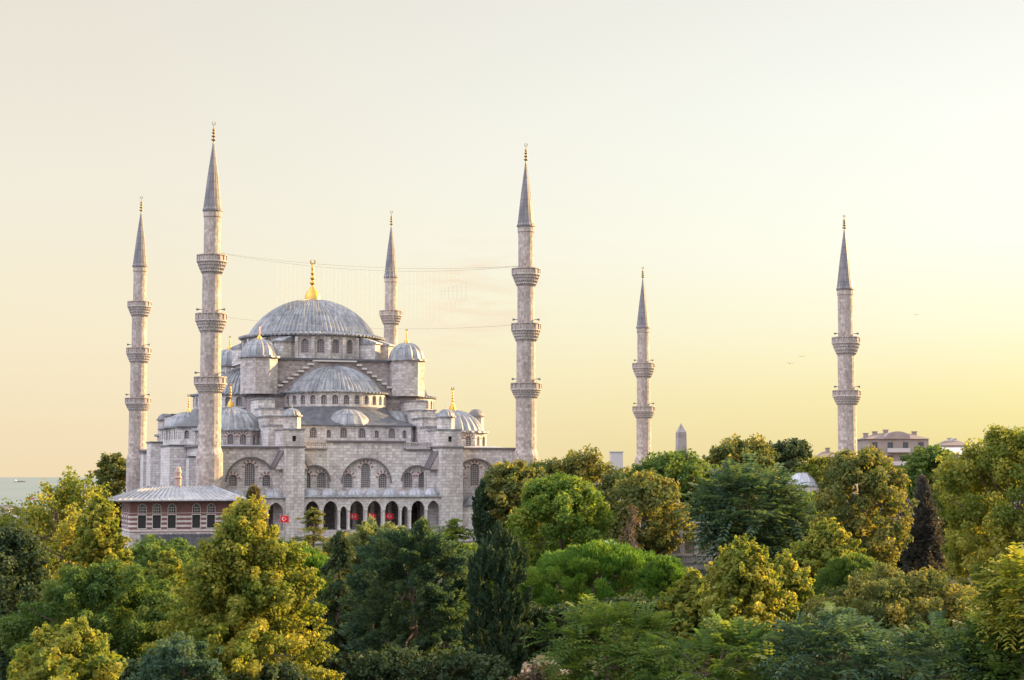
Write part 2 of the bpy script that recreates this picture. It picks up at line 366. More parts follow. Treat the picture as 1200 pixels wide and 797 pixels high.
def groundmat():
    m, N, L, b = mat('park_ground')
    t = N.new('ShaderNodeTexCoord'); nz = N.new('ShaderNodeTexNoise'); nz.inputs['Scale'].default_value = 0.12; nz.inputs['Detail'].default_value = 10
    L.new(t.outputs['Object'], nz.inputs['Vector'])
    r = N.new('ShaderNodeValToRGB'); E_ = r.color_ramp.elements
    E_[0].position = 0.35; E_[0].color = (0.022, 0.032, 0.014, 1); E_[1].position = 0.7; E_[1].color = (0.06, 0.045, 0.03, 1)
    q = E_.new(0.52); q.color = (0.035, 0.045, 0.018, 1)
    L.new(nz.outputs['Fac'], r.inputs[0]); L.new(r.outputs[0], b.inputs['Base Color']); b.inputs['Roughness'].default_value = 0.95
    return m
gm.build('ground', groundmat(), kind='structure')
def seamat():
    m, N, L, b = mat('sea_water')
    t = N.new('ShaderNodeTexCoord'); mp = N.new('ShaderNodeMapping'); mp.inputs['Scale'].default_value = (0.004, 0.0012, 1)
    L.new(t.outputs['Object'], mp.inputs[0])
    nz = N.new('ShaderNodeTexNoise'); nz.inputs['Scale'].default_value = 1; nz.inputs['Detail'].default_value = 8; L.new(mp.outputs[0], nz.inputs['Vector'])
    mx = N.new('ShaderNodeMix'); mx.data_type = 'RGBA'; mx.inputs[6].default_value = (0.065, 0.10, 0.10, 1); mx.inputs[7].default_value = (0.13, 0.16, 0.155, 1)
    L.new(nz.outputs['Fac'], mx.inputs[0]); L.new(mx.outputs[2], b.inputs['Base Color']); b.inputs['Roughness'].default_value = 0.5
    bp = N.new('ShaderNodeBump'); bp.inputs['Strength'].default_value = 0.6; bp.inputs['Distance'].default_value = 3.0; L.new(nz.outputs['Fac'], bp.inputs['Height']); L.new(bp.outputs[0], b.inputs['Normal'])
    return m
SEA = -32.0
sm_ = MB(); sm_.face([(-60000, 300, SEA), (60000, 300, SEA), (60000, 70000, SEA), (-60000, 70000, SEA)])
sm_.build('sea', seamat(), kind='structure')
pm = MB(); pm.face([(-70, 148, 0.012), (60, 148, 0.012), (60, 159, 0.012), (-70, 159, 0.012)])
pm.build('road', M['asphalt'], kind='structure')
pv = MB(); pv.box(-70, 60, 143.5, 147.9, -0.4, 0.13)
pv.build('pavement', stone('paving_slabs', (0.22, 0.20, 0.19), (0.17, 0.16, 0.15), bw=0.8, bh=0.8, streak=False), kind='structure')

# ------------------------------------------------------------------ mosque
PHI = radians(20)
OX, OY = -44.2, 258.7
def W(u, v):                              # mosque plan coordinates to world
    return OX + u * cos(PHI) - v * sin(PHI), OY + u * sin(PHI) + v * cos(PHI)
BASE = 4.0
mosque = empty('mosque', (OX, OY, BASE), PHI)
tag(mosque, 'large grey stone mosque with a cascade of lead domes and a gilded finial on top', 'mosque')
def shift(o):
    o.location = (0, 0, -BASE); return o
def mpart(mb, name, mats, parent=None, kind=None):
    o = mb.build(name, mats, parent or mosque, kind)
    if parent is None: o.location = (0, 0, -BASE)
    return o

def arch_pts(cx, w_, sill, top, kind='round', n=10):
    """outline, counter-clockwise in (s, z)"""
    h = w_ / 2
    if kind == 'rect': return [(cx - h, sill), (cx + h, sill), (cx + h, top), (cx - h, top)]
    if kind == 'round':
        sp = top - h
        return [(cx - h, sill), (cx + h, sill)] + [(cx + h * cos(pi * i / n), sp + h * sin(pi * i / n)) for i in range(0, n + 1)]
    # pointed: rise given by kind tuple ('pointed', rise)
    rise = kind[1]; sp = top - rise
    pts = [(cx - h, sill), (cx + h, sill)]
    R = (h * h + rise * rise) / (2 * h)          # circle through springing and apex, tangent vertical
    a1 = math.asin(min(1, rise / R))
    if rise > R: a1 = pi / 2
    for i in range(n + 1):
        a = a1 * i / n; pts.append((cx + h - R + R * cos(a), sp + R * sin(a)))
    for i in range(n - 1, -1, -1):
        a = a1 * i / n; pts.append((cx - h + R - R * cos(a), sp + R * sin(a)))
    return pts

def wall(mb, p0, p1, z0, z1, ops=(), depth=0.35, m=0, mrev=None, top_poly=None):
    """flat wall from p0 to p1 (outside on the right-hand side walking p0->p1) with real holes and reveals"""
    p0 = Vector(p0); p1 = Vector(p1); d = (p1 - p0); Ln = d.length; d.normalize(); n = Vector((d.y, -d.x))
    def P(s, z, dep=0.0):
        q = p0 + d * s - n * dep; return (q.x, q.y, z)
    outer = top_poly or [(0, z0), (Ln, z0), (Ln, z1), (0, z1)]
    loops = [outer] + [list(reversed(o)) for o in ops]
    flat = [pt for lp in loops for pt in lp]
    tri = tessellate_polygon([[Vector((s, z, 0)) for s, z in lp] for lp in loops])
    for t in tri:
        a, b_, c = [flat[i] for i in t]
        if (b_[0] - a[0]) * (c[1] - a[1]) - (b_[1] - a[1]) * (c[0] - a[0]) < 0: b_, c = c, b_
        mb.face([P(*a), P(*b_), P(*c)], m)
    for o in ops:
        k = len(o)
        for i in range(k):
            a, b_ = o[i], o[(i + 1) % k]
            mb.face([P(*a), P(*a, depth), P(*b_, depth), P(*b_)], m if mrev is None else mrev)
    return P

def window(P, pts, cx, w_, top, sill, depth, parent=None, striped=False, tf=None, pane='lattice', name='window', frame=True):
    """moulded frame around an opening, the pierced pane in it as sub-part, banded arch stones as another"""
    fr = MB(tf)
    k = len(pts); cz = (sill + top) / 2
    def offs(pt, o):
        x, z = pt; h = w_ / 2
        dx = (1 if x > cx + 1e-4 else -1 if x < cx - 1e-4 else 0); 
        vx, vz = x - cx, z - (top - h)
        if z > top - h and (abs(vx) + abs(vz)) > 1e-6:
            l = sqrt(vx * vx + vz * vz); return (x + vx / l * o, z + vz / l * o)
        return (x + dx * o, z - (o if abs(z - sill) < 1e-4 else 0))
    t = 0.10
    op = [offs(p, t) for p in pts]
    for i in range(k):
        j = (i + 1) % k
        fr.face([P(*pts[i], -0.05), P(*pts[j], -0.05), P(*op[j], -0.05), P(*op[i], -0.05)][::-1])
        fr.face([P(*op[i], 0), P(*op[i], -0.05), P(*op[j], -0.05), P(*op[j], 0)])
        fr.face([P(*pts[i], -0.05), P(*pts[i], 0.0), P(*pts[j], 0.0), P(*pts[j], -0.05)])
    fo = mpart(fr, name, M['trim'], parent)
    pn = MB(tf)
    pn.face([P(*p, depth - 0.02) for p in pts], uv=[(p[0], p[1]) for p in pts])
    mpart(pn, 'pane', M[pane], fo)
    if striped:
        st = MB(tf); h = w_ / 2; sp = top - h; n = 11; r0, r1 = h + 0.11, h + 0.50
        for i in range(n):
            a, b_ = pi * i / n, pi * (i + 1) / n; mi = i % 2
            q = [(cx + r * cos(x), sp + r * sin(x)) for r, x in ((r0, a), (r1, a), (r1, b_), (r0, b_))]
            st.face([P(*q[0], -0.035), P(*q[1], -0.035), P(*q[2], -0.035), P(*q[3], -0.035)], mi)
            st.face([P(*q[1], -0.035), P(*q[1], 0), P(*q[2], 0), P(*q[2], -0.035)], mi)
        mpart(st, 'banded_arch', [M['red_stone'], M['white_stone']], fo)
    return fo

CU, CV = 25.0, 38.0
def side_tf(k):
    """k: 0 north-east (towards us), 1 south-east (left), 2 north-west (right), 3 south-west. local (a, -d) about the dome"""
    def tf(p):
        x, y, z = p
        if k == 1: x, y = y, -x
        elif k == 2: x, y = -y, x
        elif k == 3: x, y = -x, -y
        return (CU + x, CV + y, z)
    return tf
CAMV = Vector((0, 0))
def faces_cam(tf, mid, nrm):
    a = tf((mid[0], mid[1], 0)); b_ = tf((mid[0] + nrm[0], mid[1] + nrm[1], 0))
    ax, ay = W(a[0], a[1]); bx, by = W(b_[0], b_[1])
    return (bx - ax) * (-ax) + (by - ay) * (-ay) > 0

def dome_prof(R, z0, h, n=10, lip=0.0):
    Rs = (R * R + h * h) / (2 * h); zc = z0 + h - Rs
    a0 = math.asin(min(1, R / Rs)); a0 = a0 if h < R else pi - a0
    pr = [(Rs * sin(a0 * (1 - i / n)), zc + Rs * cos(a0 * (1 - i / n))) for i in range(n)] + [(0, z0 + h)]
    if lip: pr = [(R + lip, z0 - 0.22), (R + lip, z0 - 0.06)] + pr
    return pr

def finial(x, y, z0, z1, r, name='finial', parent=None, m='gold', bulb=True):
    f = MB(); H = z1 - z0
    pr = []
    if bulb:
        pr += [(r, z0 - 0.1), (r * 0.98, z0 + 0.10 * H), (r * 0.72, z0 + 0.20 * H), (r * 0.34, z0 + 0.29 * H), (r * 0.16, z0 + 0.36 * H)]
    else: pr += [(r * 0.5, z0 - 0.1), (r * 0.3, z0 + 0.15 * H), (r * 0.16, z0 + 0.3 * H)]
    zs = [0.43, 0.55, 0.67, 0.78]; rs_ = [0.30, 0.26, 0.21, 0.16]
    for q, rr in zip(zs, rs_):
        zc = z0 + q * H; hh = 0.045 * H
        pr += [(r * 0.13, zc - hh * 1.15), (r * rr, zc - hh * 0.5), (r * rr * 1.05, zc), (r * rr, zc + hh * 0.5), (r * 0.13, zc + hh * 1.15)]
    pr += [(r * 0.09, z0 + 0.88 * H), (0, z0 + 0.90 * H)]
    f.lathe(x, y, pr, 24, smooth=True, rib=(2, r * 0.05) if bulb else None)
    # crescent
    cz, cr_ = z0 + 0.95 * H, 0.055 * H
    n = 12
    for i in range(n):
        a, b_ = radians(110 + 320 * i / n) , radians(110 + 320 * (i + 1) / n)
        wa, wb = 0.35 * cr_ * sin(pi * i / n) + 0.02, 0.35 * cr_ * sin(pi * (i + 1) / n) + 0.02
        for yy, rev in ((y - 0.05, False), (y + 0.05, True)):
            q = [(x + (cr_ + wa) * cos(a), yy, cz + (cr_ + wa) * sin(a)), (x + (cr_ - wa) * cos(a), yy, cz + (cr_ - wa) * sin(a)), (x + (cr_ - wb) * cos(b_), yy, cz + (cr_ - wb) * sin(b_)), (x + (cr_ + wb) * cos(b_), yy, cz + (cr_ + wb) * sin(b_))]
            f.face(q[::-1] if rev else q)
    return mpart(f, name, M[m], parent)

# --- main dome, drum and base square
bs = MB()
bs.box(CU - 12.2, CU + 12.2, CV - 12.2, CV + 12.2, 29.0, 35.0)
bs.box(CU - 13.8, CU + 13.8, CV - 13.8, CV + 13.8, 3.5, 29.0)
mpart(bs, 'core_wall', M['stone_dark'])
rf = MB()
rf.box(CU - 12.6, CU + 12.6, CV - 12.6, CV + 12.6, 35.0, 35.35)
rf.box(CU - 14.2, CU + 14.2, CV - 14.2, CV + 14.2, 29.0, 29.3)
mpart(rf, 'core_roof', M['lead_dark'])
DU = CU - 0.7
ND = 28
drum = MB(); wn_list = []
RD = 11.5 / cos(pi / ND)
for k in range(ND):
    a0, a1 = 2 * pi * k / ND, 2 * pi * (k + 1) / ND
    p0 = (DU + RD * cos(a0), CV + RD * sin(a0)); p1 = (DU + RD * cos(a1), CV + RD * sin(a1))
    Ln = (Vector(p1) - Vector(p0)).length
    am = (a0 + a1) / 2
    vis = faces_cam(lambda p: (p[0], p[1], p[2]), (DU + RD * cos(am), CV + RD * sin(am)), (cos(am), sin(am)))
    ops = [arch_pts(Ln / 2, 1.25, 36.3, 38.65)] if vis else []
    P = wall(drum, p0, p1, 35.3, 39.4, ops, 0.4)
    # pilaster at each corner
    rr = RD + 0.02
    t = (-sin(a0), cos(a0)); c = (cos(a0), sin(a0))
    q = [(DU + c[0] * r + t[0] * s_, CV + c[1] * r + t[1] * s_) for r, s_ in ((rr - .3, -.28), (rr + .42, -.28), (rr + .42, .28), (rr - .3, .28))]
    drum.prism(q, 35.36, 39.0)
    if vis: window(P, ops[0], Ln / 2, 1.25, 38.65, 36.3, 0.4, frame=True)
for s_ in (45, 135, 225, 315):                       # corner abutments of the drum
    a = radians(s_); c = Vector((cos(a), sin(a))); t = Vector((-sin(a), cos(a))); o = Vector((DU, CV))
    for off in (-2.3, 2.3):
        q = [o + c * r + t * (off + s2) for r, s2 in ((10.6, -.9), (14.2, -.9), (14.2, .9), (10.6, .9))]
        drum.prism([tuple(p) for p in q], 35.36, 38.1)
mpart(drum, 'drum', M['stone'])
for s_ in (45, 135, 225, 315):
    a = radians(s_); c = Vector((cos(a), sin(a))); t = Vector((-sin(a), cos(a))); o = Vector((DU, CV))
    for off in (-2.3, 2.3):
        ab = MB(); q = [o + c * r + t * (off + s2) for r, s2 in ((10.9, -1.1), (14.5, -1.1), (14.5, 1.1), (10.9, 1.1))]
        zz = [39.3, 38.1, 38.1, 39.3]
        ab.face([(p.x, p.y, z + .1) for p, z in zip(q, zz)]); 
        for i in range(4):
            j = (i + 1) % 4; ab.face([(q[i].x, q[i].y, 38.0), (q[j].x, q[j].y, 38.0), (q[j].x, q[j].y, zz[j] + .1), (q[i].x, q[i].y, zz[i] + .1)])
        mpart(ab, 'abutment_roof', M['lead'])
dm = MB()
dm.lathe(DU, CV, [(11.3, 39.2), (12.35, 39.25), (12.4, 39.5), (11.2, 39.85), (10.8, 39.9)] + dome_prof(10.75, 39.9, 6.35, 16), 288, smooth=False, rib=(3, 0.17))
dm_o = mpart(dm, 'main_dome', M['lead'])
finial(DU, CV, 46.1, 53.2, 1.35)

# --- four sides: stepped arch, semi-dome, drum, lower tier with exedrae
for k in range(4):
    tf = side_tf(k)
    st = MB(tf)
    st.box(-3.5, 3.5, -13.3, -12.25, 29.3, 34.75)
    n = 8
    for i in range(n):
        xa, xb = 3.5 + i * 0.86, 3.5 + (i + 1) * 0.86; z = 34.75 - (i + 1) * 0.60
        st.box(xa, xb, -13.3, -12.25, 29.3, z); st.box(-xb, -xa, -13.3, -12.25, 29.3, z)
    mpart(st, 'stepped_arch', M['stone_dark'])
    sc = MB(tf)
    sc.box(-3.6, 3.6, -13.75, -12.2, 34.76, 34.99)
    for i in range(n):
        xa, xb = 3.5 + i * 0.86, 3.5 + (i + 1) * 0.86 + .12; z = 34.76 - (i + 1) * 0.60
        sc.box(xa + .12, xb, -13.75, -12.2, z, z + .3); sc.box(-xb, -xa - .12, -13.75, -12.2, z, z + .3)
    mpart(sc, 'stepped_coping', M['white_stone'])
    R = 8.7; cy = -12.2
    sm = MB(tf); N_ = 15
    for j in range(N_):
        a0, a1 = pi + pi * j / N_, pi + pi * (j + 1) / N_
        p0 = (R * cos(a0), cy + R * sin(a0)); p1 = (R * cos(a1), cy + R * sin(a1)); am = (a0 + a1) / 2
        Ln = (Vector(p1) - Vector(p0)).length
        vis = faces_cam(tf, (R * cos(am), cy + R * sin(am)), (cos(am), sin(am)))
        ops = [arch_pts(Ln / 2, 0.95, 27.5, 29.0)] if vis else []
        P = wall(sm, p0, p1, 26.6, 29.45, ops, 0.35)
        if vis: window(P, ops[0], Ln / 2, 0.95, 29.0, 27.5, 0.35, tf=tf)
    mpart(sm, 'semi_dome_drum', M['stone'])
    sd_ = MB(tf)
    sd_.lathe(0, cy, [(8.5, 29.3), (9.1, 29.35), (9.15, 29.55), (8.0, 29.75)] + dome_prof(7.8, 29.8, 4.35, 12), 108, pi, 2 * pi, rib=(3, 0.16))
    mpart(sd_, 'semi_dome', M['lead'])
    # lower tier
    poly = [(-12.2, -13), (-12.2, -20.5), (-9.6, -25), (9.6, -25), (12.2, -20.5), (12.2, -13)]
    lt_ = MB(tf)
    for i in range(5):
        p0, p1 = poly[i], poly[i + 1]; Ln = (Vector(p1) - Vector(p0)).length
        d = (Vector(p1) - Vector(p0)).normalized(); nr = (d.y, -d.x)
        vis = faces_cam(tf, ((p0[0] + p1[0]) / 2, (p0[1] + p1[1]) / 2), nr)
        specs = []
        if vis and i == 2: specs = [(9.6 + o, w2, 22.0, t2) for o, w2, t2 in ((-8.5, .7, 23.3), (-6.4, 1.1, 23.6), (-3.9, .7, 23.3), (-1.5, 1.15, 23.6), (1.5, 1.15, 23.6), (3.9, .7, 23.3), (6.4, 1.1, 23.6), (8.5, .7, 23.3))]
        elif vis and i in (1, 3): specs = [(1.5, 0.8, 22.0, 23.4), (3.7, .8, 22.0, 23.4)]
        elif vis: specs = [(2.0, 0.9, 22.0, 23.5), (5.0, .9, 22.0, 23.5)]
        ops = [arch_pts(c, w2, s2, t2) for c, w2, s2, t2 in specs]
        P = wall(lt_, p0, p1, 3.5, 23.95, ops, 0.35)
        for (c, w2, s2, t2), o in zip(specs, ops): window(P, o, c, w2, t2, s2, 0.35, tf=tf)
    mpart(lt_, 'tier_wall', M['stone'])
    ld = MB(tf)
    # roof lofted from the eave polygon up to the round drum
    path = []
    for i in range(5):
        for q in range(8):
            a, b_ = Vector(poly[i]), Vector(poly[i + 1]); path.append(a.lerp(b_, q / 8))
    path.append(Vector(poly[5]))
    npt = len(path)
    for i in range(npt - 1):
        qs = []
        for j in (i, i + 1):
            a = pi + pi * j / (npt - 1)
            c = (8.75 * cos(a), cy + 8.75 * sin(a)); o = path[j]; ctr = Vector((0, -16)); e_ = o + (o - ctr).normalized() * 0.45
            qs.append((e_, c))
        (e0, c0), (e1, c1) = qs
        m0, m1 = [(e.x * .42 + c[0] * .58, e.y * .42 + c[1] * .58, 25.15) for e, c in ((e0, c0), (e1, c1))]
        ld.face([(e0.x, e0.y, 24.05), (e1.x, e1.y, 24.05), m1, m0]); ld.face([m0, m1, (c1[0], c1[1], 27.15), (c0[0], c0[1], 27.15)])
        ld.face([(e0.x, e0.y, 23.85), (e1.x, e1.y, 23.85), (e1.x, e1.y, 24.05), (e0.x, e0.y, 24.05)])
        ld.face([(path[i].x, path[i].y, 23.85), (path[i + 1].x, path[i + 1].y, 23.85), (e1.x, e1.y, 23.85), (e0.x, e0.y, 23.85)])
    mpart(ld, 'tier_roof', M['lead_dark'])
    for ex, ey, er in ((0, -21.9, 3.7), (-9.2, -16.6, 3.4), (9.2, -16.6, 3.4)):
        h = MB(tf); h.lathe(ex, ey, [(er + .15, 23.9), (er + .15, 24.2)] + dome_prof(er, 24.25, 2.45, 8), 48, rib=(3, 0.07))
        mpart(h, 'exedra_dome', M['lead'])

# --- weight towers and corner domes
def octagon(cx, cy, r, n=8, a=pi / 8):
    return [(cx + r * cos(a + 2 * pi * i / n), cy + r * sin(a + 2 * pi * i / n)) for i in range(n)]
for sx in (-1, 1):
    for sy in (-1, 1):
        x, y = CU + sx * 12.5, CV + sy * 12.5
        t = MB(); t.prism(octagon(x, y, 3.05), 29.25, 35.2); to = mpart(t, 'weight_tower', M['stone_warm'])
        d = MB(); d.lathe(x, y, [(3.0, 35.1), (3.3, 35.12), (3.3, 35.4), (2.9, 35.5)] + dome_prof(2.85, 35.5, 2.75, 9), 48, rib=(3, 0.15))
        mpart(d, 'tower_dome', M['lead'], to)
        finial(x, y, 38.15, 40.6, 0.42, parent=to)
        x, y = CU + sx * 18.4, CV + sy * 19.4
        R8 = 5.6; c = MB(); poly = octagon(x, y, R8)
        for i in range(8):
            p0, p1 = poly[i], poly[(i + 1) % 8]; mid = ((p0[0] + p1[0]) / 2, (p0[1] + p1[1]) / 2)
            vis = faces_cam(lambda p: p, mid, (mid[0] - x, mid[1] - y)) and sy < 0
            ops = [arch_pts(1.15, .95, 20.9, 22.5), arch_pts(3.15, .95, 20.9, 22.5)] if vis else []
            P = wall(c, p0, p1, 16.0, 23.0, ops, 0.3)
            for cc, o in zip((1.15, 3.15), ops): window(P, o, cc, .95, 22.5, 20.9, 0.3, striped=True)
        co = mpart(c, 'corner_drum', M['stone'])
        d = MB(); d.lathe(x, y, [(5.4, 22.95), (5.85, 23.0), (5.85, 23.25), (5.15, 23.35)] + dome_prof(5.1, 23.35, 3.45, 10), 84, rib=(3, 0.15))
        mpart(d, 'corner_dome', M['lead'], co)
        finial(x, y, 26.7, 30.6, 0.55, parent=co)

# --- outer hall: galleries, facades
hw = MB()
def niche(mbw, P, cx, hw_, sill, apex, rise, wins, p0, p1, striped=True):
    """a blind arch 0.55 m deep with its own back wall and windows"""
    d = (Vector(p1) - Vector(p0)).normalized(); n = Vector((d.y, -d.x))
    a = Vector(p0) + d * (cx - hw_ - .15) - n * 0.55; b_ = Vector(p0) + d * (cx + hw_ + .15) - n * 0.55
    off = cx - hw_ - .15
    ops = [arch_pts(c - off, w2, s2, t2) for c, w2, s2, t2 in wins]
    P2 = wall(mbw, tuple(a), tuple(b_), sill - .1, apex + .1, ops, 0.35)
    for (c, w2, s2, t2), o in zip(wins, ops): window(P2, o, c - off, w2, t2, s2, 0.35, striped=striped)
    # moulding round the arch
    pts = arch_pts(cx, 2 * hw_, sill, apex, ('pointed', rise), 14)[2:]
    md = MB()
    for i in range(len(pts) - 1):
        (xa, za), (xb, zb) = pts[i], pts[i + 1]
        def out_(x, z, o):
            vx, vz = x - cx, z - (apex - rise) + 0.4; l = sqrt(vx * vx + vz * vz); return x + vx / l * o, z + vz / l * o
        qa, qb = out_(xa, za, .22), out_(xb, zb, .22)
        md.face([P(xa, za, -.09), P(*qa, -.09), P(*qb, -.09), P(xb, zb, -.09)])
        md.face([P(*qa, -.09), P(*qa, 0), P(*qb, 0), P(*qb, -.09)])
        md.face([P(xa, za, 0), P(xa, za, -.09), P(xb, zb, -.09), P(xb, zb, 0)])
    mpart(md, 'arch_moulding', M['cornice'])
# north-east front (towards the camera)
def front(p0, p1, z1, niches, z0=3.5):
    ops = [arch_pts(c, 2 * h, s, a, ('pointed', r), 14) for c, h, s, a, r, wins in niches]
    P = wall(hw, p0, p1, z0, z1, ops, 0.55, top_poly=[(0, z0), ((Vector(p1) - Vector(p0)).length, z0), ((Vector(p1) - Vector(p0)).length, z1), (0, z1)])
    for c, h, s, a, r, wins in niches: niche(hw, P, c, h, s, a, r, wins, p0, p1)
front((0, 5), (11.4, 5), 20.2, [(7.1, 3.6, 14.0, 18.7, 3.6, [(4.55, 1.25, 14.5, 16.2), (7.1, 1.5, 14.5, 18.0), (9.65, 1.25, 14.5, 16.2)])], 12.75)
front((14.2, 5), (35.6, 5), 20.0, [(2.75, 2.3, 13.9, 17.5, 2.3, [(1.55, 1.35, 14.2, 16.6), (3.95, 1.35, 14.2, 16.6)]),
    (10.9, 3.8, 13.9, 18.6, 3.7, [(8.15, 1.35, 14.2, 16.4), (10.9, 1.45, 14.2, 18.0), (13.65, 1.35, 14.2, 16.4)]),
    (18.9, 2.3, 13.9, 17.5, 2.3, [(17.7, 1.35, 14.2, 16.6), (20.1, 1.35, 14.2, 16.6)])], 12.9)
front((39.0, 5), (49.4, 5), 20.2, [(3.8, 3.4, 14.0, 18.6, 3.4, [(1.4, 1.2, 14.5, 16.2), (3.8, 1.5, 14.5, 18.0), (6.2, 1.2, 14.5, 16.2)])])
hw.box(18.9, 31.1, 5.0, 5.9, 20.0, 21.15)
# south-east (left) front
def tallwin(c): return arch_pts(c, 1.0, 13.5, 18.0)
se = [6, 13.2, 16.5, 30, 33, 38, 41.2, 54, 57.2, 66]
ops = [tallwin(c) for c in se]
P = wall(hw, (0.4, 72), (0.4, 0), 3.5, 20.5, ops, 0.35)
for c, o in zip(se, ops): window(P, o, c, 1.0, 18.0, 13.5, 0.35)
hw.face([(49.4, 0, 3.5), (49.4, 72, 3.5), (49.4, 72, 20.2), (49.4, 0, 20.2)]); hw.face([(49.4, 72, 3.5), (0.4, 72, 3.5), (0.4, 72, 20.4), (49.4, 72, 20.4)])
mpart(hw, 'hall_wall', M['stone'])
cn = MB()
cn.box(0.5, 11.35, 4.65, 6.0, 20.2, 20.48); cn.box(39.05, 49.4, 4.65, 6.0, 20.2, 20.48); cn.box(18.75, 31.25, 4.7, 6.0, 21.15, 21.42)
cn.box(14.25, 18.7, 4.7, 6.0, 20.0, 20.2); cn.box(31.3, 35.55, 4.7, 6.0, 20.0, 20.2); cn.box(-0.1, 1.4, 0.6, 71.5, 20.5, 20.8)
mpart(cn, 'cornice', M['cornice'])
gr = MB()                                                # lead covered gallery roofs behind the parapet
gr.face([(0.6, 6, 20.35), (49.2, 6, 20.35), (49.2, 15, 20.9), (0.6, 15, 20.9)])
gr.face([(1.4, 15.1, 20.7), (13, 15.1, 20.9), (13, 71, 20.9), (1.4, 71, 20.7)]); gr.face([(37, 15.1, 20.9), (49.3, 15.1, 20.3), (49.3, 71, 20.3), (37, 71, 20.9)])
gr.face([(13, 51, 20.9), (37, 51, 20.9), (37, 71.5, 20.4), (13, 71.5, 20.4)])
mpart(gr, 'gallery_roof', M['lead_sheet'])
for u0, u1 in ((14.4, 18.7), (31.3, 35.4)):              # openwork balustrades
    b_ = MB(); n = 14
    b_.box(u0, u1, 5.0, 5.3, 20.2, 20.36); b_.box(u0, u1, 4.98, 5.32, 21.05, 21.25)
    for i in range(n + 1):
        x = u0 + (u1 - u0 - .14) * i / n; b_.box(x, x + .14, 5.06, 5.24, 20.36, 21.05)
    mpart(b_, 'balustrade', M['corbel'])
# buttresses with turrets
def buttress(u0, u1, v0, v1, z, rot=0, small=True):
    b_ = MB(); b_.box(u0, u1, v0, v1, 3.5, z)
    for (xa, xb, xi) in ((u0 - 1.3, u0, u0), (u1, u1 + 1.0, u1)):      # sloping shoulders
        if xa < u0: q = [(xa, 17.0), (u0, 17.0), (u0, 19.6)]
        else: q = [(u1, 17.0), (xb, 17.0), (u1, 18.8)]
        ya, yb = v0 + 1.8, v1
        b_.face([(x, ya, z_) for x, z_ in q]); b_.face([(x, yb, z_) for x, z_ in reversed(q)])
        m_ = len(q)
        for i in range(m_):
            (xa_, za_), (xb_, zb_) = q[i], q[(i + 1) % m_]
            b_.face([(xa_, ya, za_), (xa_, yb, za_), (xb_, yb, zb_), (xb_, ya, zb_)])
        xx0, xx1 = (xa, u0) if xa < u0 else (u1, xb)
        if xa < u0: b_.box(xx0, xx1, ya + .9, yb, 3.5, 16.99)
        else: b_.box(xx0, xx1, ya + .9, yb, 3.5, 16.99)
    bo = mpart(b_, 'buttress', M['stone'])
    c = MB(); c.box(u0 - .15, u1 + .15, v0 - .15, v1 - .4, z + .002, z + .25)
    for s_ in (0, 1):
        if s_ == 0: q = [(u0 - 1.4, 17.0, ), (u0 - 1.4, 17.3), (u0 - .002, 19.9), (u0 - .002, 19.6)]
        else: q = [(u1 + 1.1, 17.0), (u1 + 1.1, 17.3), (u1 + .002, 19.1), (u1 + .002, 18.8)]
        if s_ == 1: q = q[::-1]
        ya, yb = v0 + 1.65, v1
        c.face([(x, ya, z_) for x, z_ in reversed(q)]); 
        for i in range(4):
            (xa_, za_), (xb_, zb_) = q[i], q[(i + 1) % 4]; c.face([(xa_, ya, za_), (xb_, ya, zb_), (xb_, yb, zb_), (xa_, yb, za_)])
    mpart(c, 'buttress_coping', M['cornice'], bo)
    return bo
def butt_top(bo, u0, u1, v0, v1, z0, z1, tx, ty):
    t = MB(); Ln = u1 - u0
    ops = [arch_pts(Ln * .52, .62, z0 + .7, z0 + 1.55, 'rect')]
    P = wall(t, (u0, v0), (u1, v0), z0, z1, ops, 0.5)
    t.face([(u1, v0, z0), (u1, v1, z0), (u1, v1, z1), (u1, v0, z1)]); t.face([(u0, v1, z0), (u0, v0, z0), (u0, v0, z1), (u0, v1, z1)]); t.face([(u1, v1, z0), (u0, v1, z0), (u0, v1, z1), (u1, v1, z1)])
    window(P, ops[0], Ln * .52, .62, z0 + 1.55, z0 + .7, 0.5, parent=bo, pane='dark')
    t.prism(octagon(tx, ty, 1.35), z1 + .25, z1 + 2.1)
    mpart(t, 'turret', M['stone'], bo)
    l = MB()
    l.box(u0 - .12, u1 + .12, v0 - .12, v1 + .12, z1, z1 + .26)
    l.lathe(tx, ty, [(1.3, z1 + 2.05), (1.55, z1 + 2.08), (1.55, z1 + 2.28), (1.25, z1 + 2.35)] + dome_prof(1.25, z1 + 2.35, 1.0, 7), 48, rib=(3, 0.06))
    l.tube((tx, ty, z1 + 3.3), (tx, ty, z1 + 4.0), .07, .02)
    mpart(l, 'turret_dome', M['lead'], bo)
bo = buttress(11.4, 14.2, 0, 5, 20.2); butt_top(bo, 11.2, 14.4, 1.2, 7.0, 20.46, 22.85, 12.9, 3.0)
bo = buttress(35.6, 39.0, 0, 5, 20.3); butt_top(bo, 35.4, 39.1, 1.2, 7.0, 20.56, 23.0, 37.2, 3.0)
# stepped masses climbing from the buttresses to the weight towers
for u0, u1 in ((10.2, 14.6), (35.4, 39.8)):
    s_ = MB(); c = MB()
    for v0, v1, z, du in ((7.0, 11.0, 23.6, 0), (10.0, 16.0, 25.1, .25), (15.0, 19.5, 26.5, 0.5), (19.0, 24.4, 28.2, .8)):
        s_.box(u0 + du, u1 - du, v0, v1, 20.0, z); c.box(u0 + du - .15, u1 - du + .15, v0 - .15, v1, z, z + .22)
    bo = mpart(s_, 'stepped_buttress', M['stone']); mpart(c, 'buttress_coping', M['lead'], bo)
